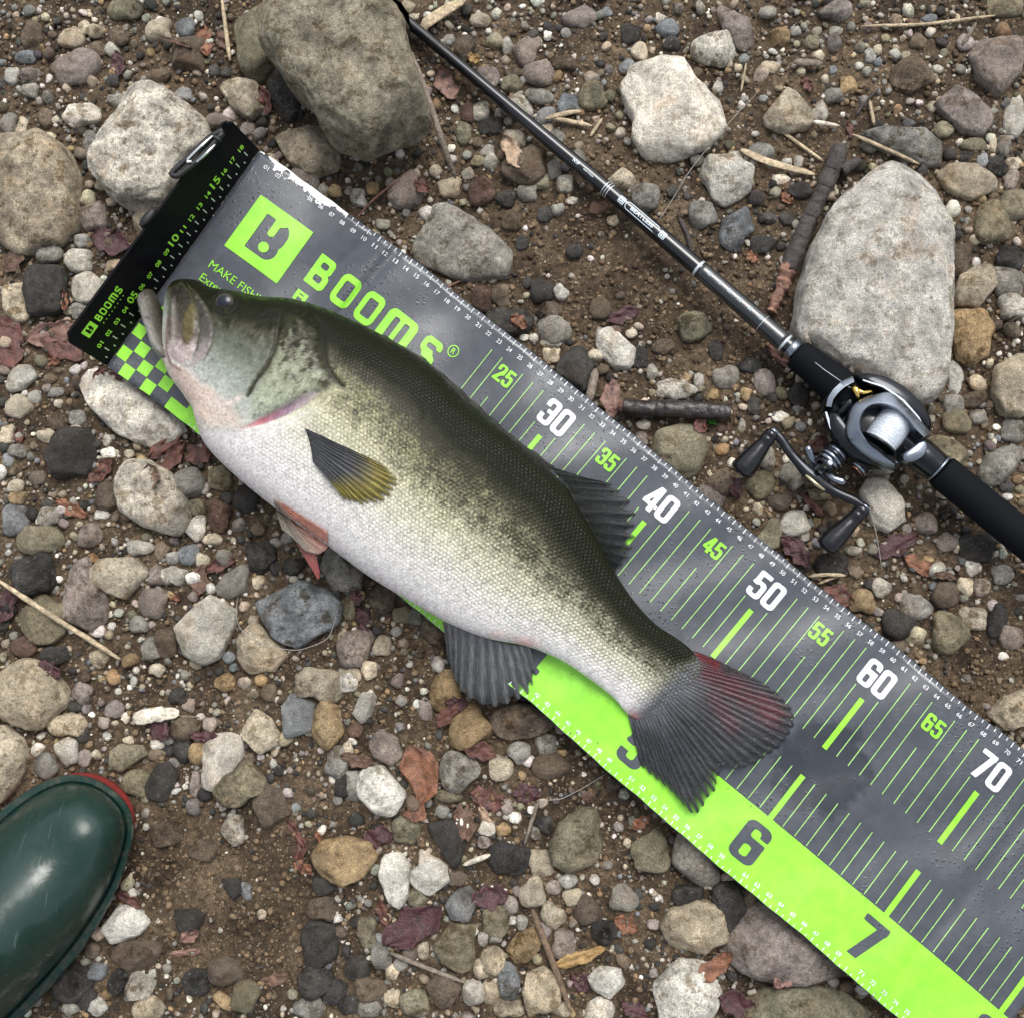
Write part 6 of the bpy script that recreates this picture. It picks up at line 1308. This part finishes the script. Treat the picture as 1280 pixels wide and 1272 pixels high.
# x y (tile coords) half length, half width, direction (deg, clockwise from picture right), colour, where
LEAF = {
1: "755 150 55 26 80 o;820 150 40 22 60 b;435 235 46 24 80 d;980 370 55 20 75 r;400 890 75 45 20 d;50 960 52 30 110 b;190 1230 95 40 -20 k;20 1225 75 48 30 r;235 1110 36 15 80 o;650 155 60 8 20 b",
2: "390 310 60 34 60 k;635 560 62 30 60 t;1050 1165 58 26 -25 d;662 1188 34 22 30 o;495 215 24 16 20 y;300 690 30 20 30 r",
3: "470 310 30 18 50 r;395 735 24 16 30 o;265 950 26 18 20 o;630 480 30 12 80 r",
4: "30 30 85 55 70 r;368 175 52 30 80 r;410 150 40 18 15 r;220 40 90 42 25 r;610 400 78 30 -40 r;640 450 70 26 -55 r;740 430 55 38 -35 r;375 500 55 24 -50 r;262 640 62 24 25 o;812 840 56 24 -25 r;735 900 55 32 95 b;555 520 46 30 75 b;640 965 26 12 20 o;28 990 70 30 105 d;185 1230 45 24 30 d;70 370 30 18 80 r;185 95 36 14 0 o",
5: "1000 230 66 34 85 k;60 960 35 20 60 d;85 1045 45 25 60 d",
6: "430 790 70 34 45 d;800 770 85 36 -30 d;895 850 72 28 25 o;590 960 62 36 20 r;505 400 40 24 -50 r;205 560 40 22 70 d;372 78 65 18 40 r;120 318 20 9 15 g;490 625 60 12 45 r;985 885 45 14 10 b;75 330 30 25 60 r",
7: "590 205 40 38 30 d;478 835 52 18 30 r;1095 590 58 16 55 r;1110 660 60 18 100 r;1120 715 40 20 30 o;700 970 34 24 -40 k;685 1030 60 12 -5 k;1020 1130 50 24 -15 b;750 230 50 18 0 d;1180 605 25 10 60 o",
8: "400 145 62 24 -50 r;515 285 60 32 10 r;545 465 62 40 15 r;690 440 48 34 -10 d;460 555 40 62 10 b;535 525 45 15 60 t;270 935 118 62 -35 d;555 825 64 42 -20 d;140 600 52 36 -20 d;155 885 50 20 70 r;885 1050 98 24 -20 y;1055 930 45 30 20 o;1112 550 36 20 -40 o;890 1140 42 26 40 d;1090 1240 50 30 20 d;60 320 60 24 10 b;430 110 40 22 0 d",
9: "130 1085 78 34 -45 o;215 1225 72 44 20 d;390 1130 48 26 -30 k;440 1110 35 10 -20 k",
}
BIGLEAF = [(8, '250 260,330 280,365 330,360 440,310 480,322 540,270 550,230 522,285 460,258 400,215 350', 'o')]
def make_leaf(px, py, hl, hw, ang, c, seed, label, poly=None):
    r = np.random.default_rng(seed); na, nb = 22, 11
    a = np.linspace(-1, 1, na); b = np.linspace(-1, 1, nb); A, B = np.meshgrid(a, b, indexing='ij')
    if poly is None:
        prof = np.power(np.clip(1-np.abs(a)**2.2, 0, 1), .62)*(1+.16*np.sin(a*r.uniform(4, 9)+r.uniform(0, 6))+r.uniform(-.10, .10, na)); prof2 = np.power(np.clip(1-np.abs(a)**2.4, 0, 1), .6)*(1+.2*np.sin(a*r.uniform(4, 9)+r.uniform(0, 6))+r.uniform(-.12, .12, na))
        wid = np.where(B > 0, prof[:, None], prof2[:, None]); bend = r.uniform(-.3, .3)
        X = A*hl+B*hw*.12; Y = B*hw*wid+bend*hw*A**2; t = math.radians(ang)
        x = px+X*math.cos(t)-Y*math.sin(t); y = py+X*math.sin(t)+Y*math.cos(t)
    else:
        P = np.array(poly); x = A*0; y = A*0; c0 = P.mean(0); y0, y1 = P[:, 1].min(), P[:, 1].max()
        for i, q in enumerate(a):
            yy = y0+(y1-y0)*(q+1)/2*.996+.002; xs = []
            for k in range(len(P)):
                p, s = P[k-1], P[k]
                if (p[1] <= yy) != (s[1] <= yy): xs.append(p[0]+(s[0]-p[0])*(yy-p[1])/(s[1]-p[1]))
            lo, hi = (min(xs), max(xs)) if xs else (c0[0], c0[0]); x[i] = lo+(hi-lo)*(b+1)/2; y[i] = yy
    W0 = U(x, y, .012); h = hm_soft(W0[..., 0], W0[..., 1], 1); base = np.percentile(hm_get(W0[..., 0], W0[..., 1]), 72)
    z = .45*h+.55*base+.0012+(B**2)*r.uniform(-.1, .6)*hw*MPP*.5+np.abs(A)**3*r.uniform(-.1, .5)*hl*MPP*.3+.0034*fbm(xyz(A*2.2+seed, B*2), 3, seed)
    z = np.minimum(z, .030)
    W = U(x, y, z); zl = zmax_field(W[..., 0], W[..., 1]); W[..., 2] = np.minimum(W[..., 2], zl-.0006)
    V = W.reshape(-1, 3); o_ = V.mean(0); k = len(V); F = grid_faces(na, nb); rim0 = np.arange(k).reshape(na, nb); rim = np.r_[rim0[:, 0], rim0[-1, 1:], rim0[-2::-1, -1], rim0[0, -2:0:-1]]; r2 = np.roll(rim, -1)
    F = np.concatenate([F[:, ::-1], F+k, np.stack([rim, r2, r2+k, rim+k], -1)]); V2 = np.concatenate([V, V-np.array([0, 0, .00025])])
    me = mesh_np('leaf', V2-o_, F, None, LM[c], uv=np.tile(np.c_[A.ravel()*2, B.ravel()], (2, 1)))
    bm = bmesh.new(); bm.from_mesh(me); bmesh.ops.recalc_face_normals(bm, faces=bm.faces); bm.to_mesh(me); bm.free()
    o = obj('leaf', me); o.location = o_; tag(o, label, 'leaf', 'dead leaves among the gravel')
lt = set(); sd = 0
def near_lab(px, py, k=0):
    p = np.array([[px, py]]); ds = sorted((float(sdline(p, np.array(l))[0]), n) for n, l in LAND if 'leaf' not in n); return ('beside ' if ds[k][0] < 40 else 'near ')+ds[k][1]
for k, s in LEAF.items():
    for q in s.split(';'):
        a = q.split(); x, y, hl, hw, an = map(float, a[:5]); px, py = ORG[k][0]+x/S_, ORG[k][1]+y/S_; sd += 1
        form = ('strip' if hl/hw > 2.7 else ('scrap' if hl < 45 else 'dead leaf')); lab = '%s %s lying %s' % (LW[a[5]], form, near_lab(px, py))
        if lab in lt: lab = ('long ' if hl > 60 else ('broad ' if hw > 32 else 'little '))+lab
        if lab in lt: lab = lab+', towards '+near_lab(px, py, 1).split(' ', 1)[1]
        lt.add(lab); make_leaf(px, py, hl/S_*1.05, hw/S_*1.05, an, a[5], sd, lab)
make_leaf(0, 0, 100/S_, 50/S_, 80, 'o', 501, 'big curled orange brown leaf between gravel and greenish white stone', T(8, BIGLEAF[0][1]))

def twig_mat(name, col, rough=.7):
    m, nd, lk, bs = new_mat(name); g = nd.new('ShaderNodeNewGeometry'); n1 = noise_node(nd, lk, g.outputs['Position'], 260, 5, .7); n2 = noise_node(nd, lk, g.outputs['Position'], 60, 3)
    r = ramp(nd, lk, n1.outputs['Fac'], [(.3, .45), (.5, 1.0), (.7, 1.5)]); r2 = ramp(nd, lk, n2.outputs['Fac'], [(.35, .7), (.65, 1.2)]); lk.new(mix(nd, lk, mix(nd, lk, col, r.outputs['Color'], 1.0, 'MULTIPLY'), r2.outputs['Color'], 1.0, 'MULTIPLY'), bs.inputs['Base Color']); bs.inputs['Roughness'].default_value = rough; bump(nd, lk, bs, n1.outputs['Fac'], 1.0, .003); return m
TM = dict(bark=twig_mat('dark_bark', (.062, .050, .046), .55), raw=twig_mat('torn_wood', (.26, .14, .10)), straw=twig_mat('straw', (.50, .40, .26), .5), grey=twig_mat('grey_twig', (.22, .18, .14)), brown=twig_mat('brown_twig', (.20, .135, .085)), pale=twig_mat('pale_wood', (.66, .60, .48)), line=plain('stray_line', (.35, .34, .31), .3))
def twig_path(k, pts, n, rad, wob=.5, zoff=0.0):
    P = np.array([(ORG[k][0]+a/S_, ORG[k][1]+b/S_) for a, b in pts]) if k else np.array(pts, float)
    p = resample(P, n)
    for _ in range(3): p[1:-1] = (p[:-2]+2*p[1:-1]+p[2:])/4
    W = U(p[:, 0], p[:, 1], .012); h = hm_get(W[:, 0], W[:, 1]); x = np.linspace(0, 1, n)
    c = np.polyfit(x, h, 1); line = np.polyval(c, x); line = line+max(0, np.percentile(h-line, 80))
    z = np.minimum(line+rad*.9+zoff, .034); rg = np.random.default_rng(int(p[0, 0]*7+p[0, 1]))
    z = z+rg.normal(0, rad*.06*wob, n); q = U(p[:, 0], p[:, 1], z)
    zl = zmax_field(q[:, 0], q[:, 1]); q[:, 2] = np.minimum(q[:, 2], zl-rad-.0005); return q
def twig(name, k, pts, r0, r1, mat, label, cat='twig', n=16, seg_=9, wob=.5, group='twigs and straw on the gravel', zoff=0.0, flat=1.0):
    q = twig_path(k, pts, n, max(r0, r1), wob, zoff); rg = np.random.default_rng(int(abs(q[0, 0])*1e4)); rr = np.linspace(r0, r1, n)*(1+rg.uniform(-.10, .10, n)*wob)
    rr = rr*(1-.65*np.abs(np.linspace(-1, 1, n))**6); b = q.mean(0); V, F, c0, c1 = tube(q-b, rr, seg_, flat); o = obj(name, to_mesh(name, V, F, list(c0)+list(c1), mat)); o.location = b; return tag(o, label, cat, group)
# the stout dark branch: bark, knot and torn end
br = empty('branch', U(1000, 300, .012), 'stout dark broken branch lying between the rod and the pale boulder', 'branch')
def rough_tube(name, q, rr, mat, parent, seed, amp=.14):
    q = resample(np.asarray(q), 90); rr = np.interp(np.linspace(0, 1, 90), np.linspace(0, 1, len(rr)), rr); V, F, c0, c1 = tube(q, rr, 28)
    k = 90*28; ax = np.repeat(q, 28, 0); d = V[:k]-ax; a = np.tile(np.linspace(0, 2*np.pi, 28, endpoint=False), 90); s = np.repeat(np.linspace(0, 1, 90), 28)
    nz = fbm(V[:k]/.0075+seed*3.1, 3, seed)*amp*1.3+fbm(V[:k]/.0024, 2, seed+1)*amp*.7
    V[:k] = ax+d*(1+nz)[:, None]; o = obj(name, to_mesh(name, V, F, list(c0)+list(c1), mat), parent); return o
def build_branch():
    q = twig_path(3, [(595, 535), (570, 620), (500, 760), (440, 900), (400, 1000)], 30, .0062, 1.0); rr = .0063*(1+.10*np.sin(np.linspace(0, 9, 30))+.015*np.random.default_rng(3).normal(size=30))
    rr[0] *= .7; rough_tube('bark', q, rr, TM['bark'], br, 5)
    q2 = twig_path(3, [(400, 990), (370, 1070), (335, 1155)], 16, .005, 1.0); rr = np.linspace(.0062, .0036, 16)*(1+.10*np.random.default_rng(4).normal(size=16)); q2[:, 2] = q[-1, 2]-np.linspace(0, .002, 16); rough_tube('torn_end', q2, rr, TM['raw'], br, 6, .35)
    k = twig_path(3, [(590, 640), (640, 605), (672, 590)], 8, .004); k[:, 2] = q[4, 2]; tube_obj('side_knot', k, [.0052, .005, .0046, .0042, .004, .004, .0036, .002], TM['bark'], br, 12)
build_branch()
b2 = empty('branch', U(850, 512, .012), 'dark wet broken stick poking out beside the mat edge near the thirty five mark', 'branch')
q = twig_path(0, [(779, 508), (800, 511), (850, 511), (914, 516)], 22, .0065, 1.0); rough_tube('bark', q, .0066*(1+.02*np.random.default_rng(8).normal(size=22)), plain('wet_bark', (.022, .017, .016), .35, var=.4, vs_=200, bmp=.7, bs_=500), b2, 12)
q3 = np.array([q[0]+(q[0]-q[3])*.35, q[0], q[1]]); tube_obj('torn_end', q3, [.003, .0055, .006], TM['raw'], b2, 10)
twig('straw', 4, [(-10, 900), (200, 1040), (330, 1120), (445, 1195)], .0022, .0020, TM['straw'], 'long pale straw lying across pebbles on the bank', 'straw', 24)
twig('stick', 2, [(262, 190), (300, 290), (345, 420), (390, 560), (427, 660)], .0020, .0026, TM['grey'], 'grey stick leaning along the huge olive boulder', 'stick', 24, zoff=.004)
twig('wood_splinter', 2, [(285, 110), (370, 50), (465, -5)], .0050, .0040, TM['straw'], 'flat tan wood splinter behind the thin end of the rod', 'wood chip', 12, flat=.3, seg_=12)
twig('straw', 1, [(820, -5), (835, 110), (850, 225)], .0016, .0018, TM['straw'], 'pale straw beside the smooth olive boulder', 'straw', zoff=.003)
twig('twig', 8, [(710, 868), (770, 1020), (855, 1250)], .0026, .0022, TM['brown'], 'thin brown twig over pebbles below the mossy olive stone', n=20)
twig('twig', 8, [(185, 1030), (330, 1090), (460, 1140)], .0018, .0015, TM['grey'], 'thin grey twig below the dark purple leaf', n=18)
twig('straw', 8, [(455, 706), (555, 668)], .0020, .0019, TM['pale'], 'short pale straw beside the dark grey wedge of stone', 'straw', 8)
twig('twig', 8, [(680, 635), (710, 540), (735, 465)], .0013, .0016, TM['grey'], 'short grey twig beside the dark red leaf', n=10)
twig('straw', 3, [(670, 97), (900, 92), (1165, 58)], .0012, .0013, TM['straw'], 'long thin pale straw among fine gravel by the triangular stone', 'straw', 22)
twig('straw', 3, [(640, 498), (760, 550), (885, 608)], .0016, .0013, TM['straw'], 'tan straw crossing the banded stone', 'straw', 14, zoff=.003)
twig('straw', 3, [(490, 450), (590, 466)], .0019, .0012, TM['pale'], 'short pale straw at the tan pointed stone', 'straw', 8, zoff=.002)
twig('straw', 3, [(365, 478), (450, 540), (532, 598)], .0013, .0013, TM['straw'], 'thin tan straw beside the dark branch', 'straw', 12)
twig('grass_blade', 3, [(225, 552), (300, 590), (380, 615), (500, 645)], .0030, .0022, TM['straw'], 'broad dry grass blade running to the dark branch', 'grass', 16, flat=.2)
twig('straw', 3, [(245, 235), (225, 340)], .0010, .0010, TM['straw'], 'short thin straw beside the whitish notched rock', 'straw', 8)
twig('bark_strip', 3, [(422, 228), (527, 236)], .0030, .0026, TM['grey'], 'short grey strip of bark in fine gravel', 'bark', 8, flat=.5)
twig('straw', 3, [(700, 368), (718, 462)], .0014, .0014, TM['straw'], 'short tan straw above the stout dark branch', 'straw', 8)
twig('twig', 3, [(1045, 165), (1095, 85)], .0018, .0014, TM['grey'], 'short grey twig beside the triangular stone', n=8)
twig('twig', 3, [(650, 430), (680, 380), (735, 330)], .0012, .0010, TM['bark'], 'thin dark root beside the stout dark branch', n=10)
for p, l in (([(760, 440), (850, 415), (892, 412)], 'pale split straw by the rod, thin upper strand'), ([(770, 435), (850, 450), (932, 466)], 'pale split straw by the rod, long strand')):
    twig('straw', 2, p, .0022, .0016, TM['straw'], l, 'straw', 10, zoff=.002)
twig('straw', 2, [(925, 505), (970, 438)], .0014, .0012, TM['straw'], 'short straw beside the whitish notched rock and rod', 'straw', 8)
twig('wood_chip', 7, [(490, 168), (570, 150), (662, 143)], .0058, .0050, TM['pale'], 'white splintered wood chip near the white oval pebble', 'wood chip', 14, flat=.22, seg_=12, wob=1.2)
twig('straw', 7, [(650, 155), (738, 160)], .0010, .0008, TM['grey'], 'fine splinter trailing from the white wood chip', 'straw', 8)
twig('stick', 5, [(946, 122), (920, 245)], .0036, .0036, TM['grey'], 'short tan stick standing at the mat edge', 'stick', 8)
twig('root', 2, [(58, 812), (120, 740), (218, 663)], .0009, .0007, TM['raw'], 'thin pinkish root beside the mauve pebble and mat edge', 'root', 14)
twig('root', 2, [(388, 1068), (450, 1035), (525, 1003)], .0010, .0007, TM['raw'], 'thin pinkish root beside the flat olive grey slab', 'root', 12)
twig('straw', 6, [(475, 888), (540, 880), (612, 884)], .0016, .0014, TM['straw'], 'pale straw beside the mat edge below the lower reel knob', 'straw', 10)
twig('straw', 6, [(510, 915), (560, 895), (605, 880)], .0013, .0010, TM['straw'], 'thin pale straw crossing another by the mat edge', 'straw', 10)
twig('root', 3, [(-5, 800), (25, 860), (48, 945)], .0020, .0016, TM['bark'], 'dark curved root reaching the rod', 'root', 12)
for k, p, l in ((2, [(1180, 815), (1225, 745), (1280, 655)], 'stray fishing line curving from the rod towards the pale speckled stone'), (6, [(700, 620), (728, 740), (748, 865)], 'stray fishing line hanging below the lower reel knob'),
                (8, [(735, 468), (820, 462), (900, 420), (985, 368)], 'stray fishing line curving beside the green band'), (4, [(880, 960), (870, 1020), (880, 1080), (960, 1140), (1100, 1165), (1220, 1120), (1250, 1000)], 'loop of stray fishing line round the flint nodule'),
                (3, [(-5, 690), (60, 600), (150, 490), (230, 400), (290, 340)], 'long stray fishing line beside the whitish notched rock')):
    twig('fishing_line', k, p, .00022, .00022, TM['line'], l, 'fishing line', 30, 6, .2, 'stray bits of fishing line', .003)

print('TRIS', sum(sum(len(q.vertices)-2 for q in o.data.polygons) for o in scene.objects if o.type == 'MESH'))
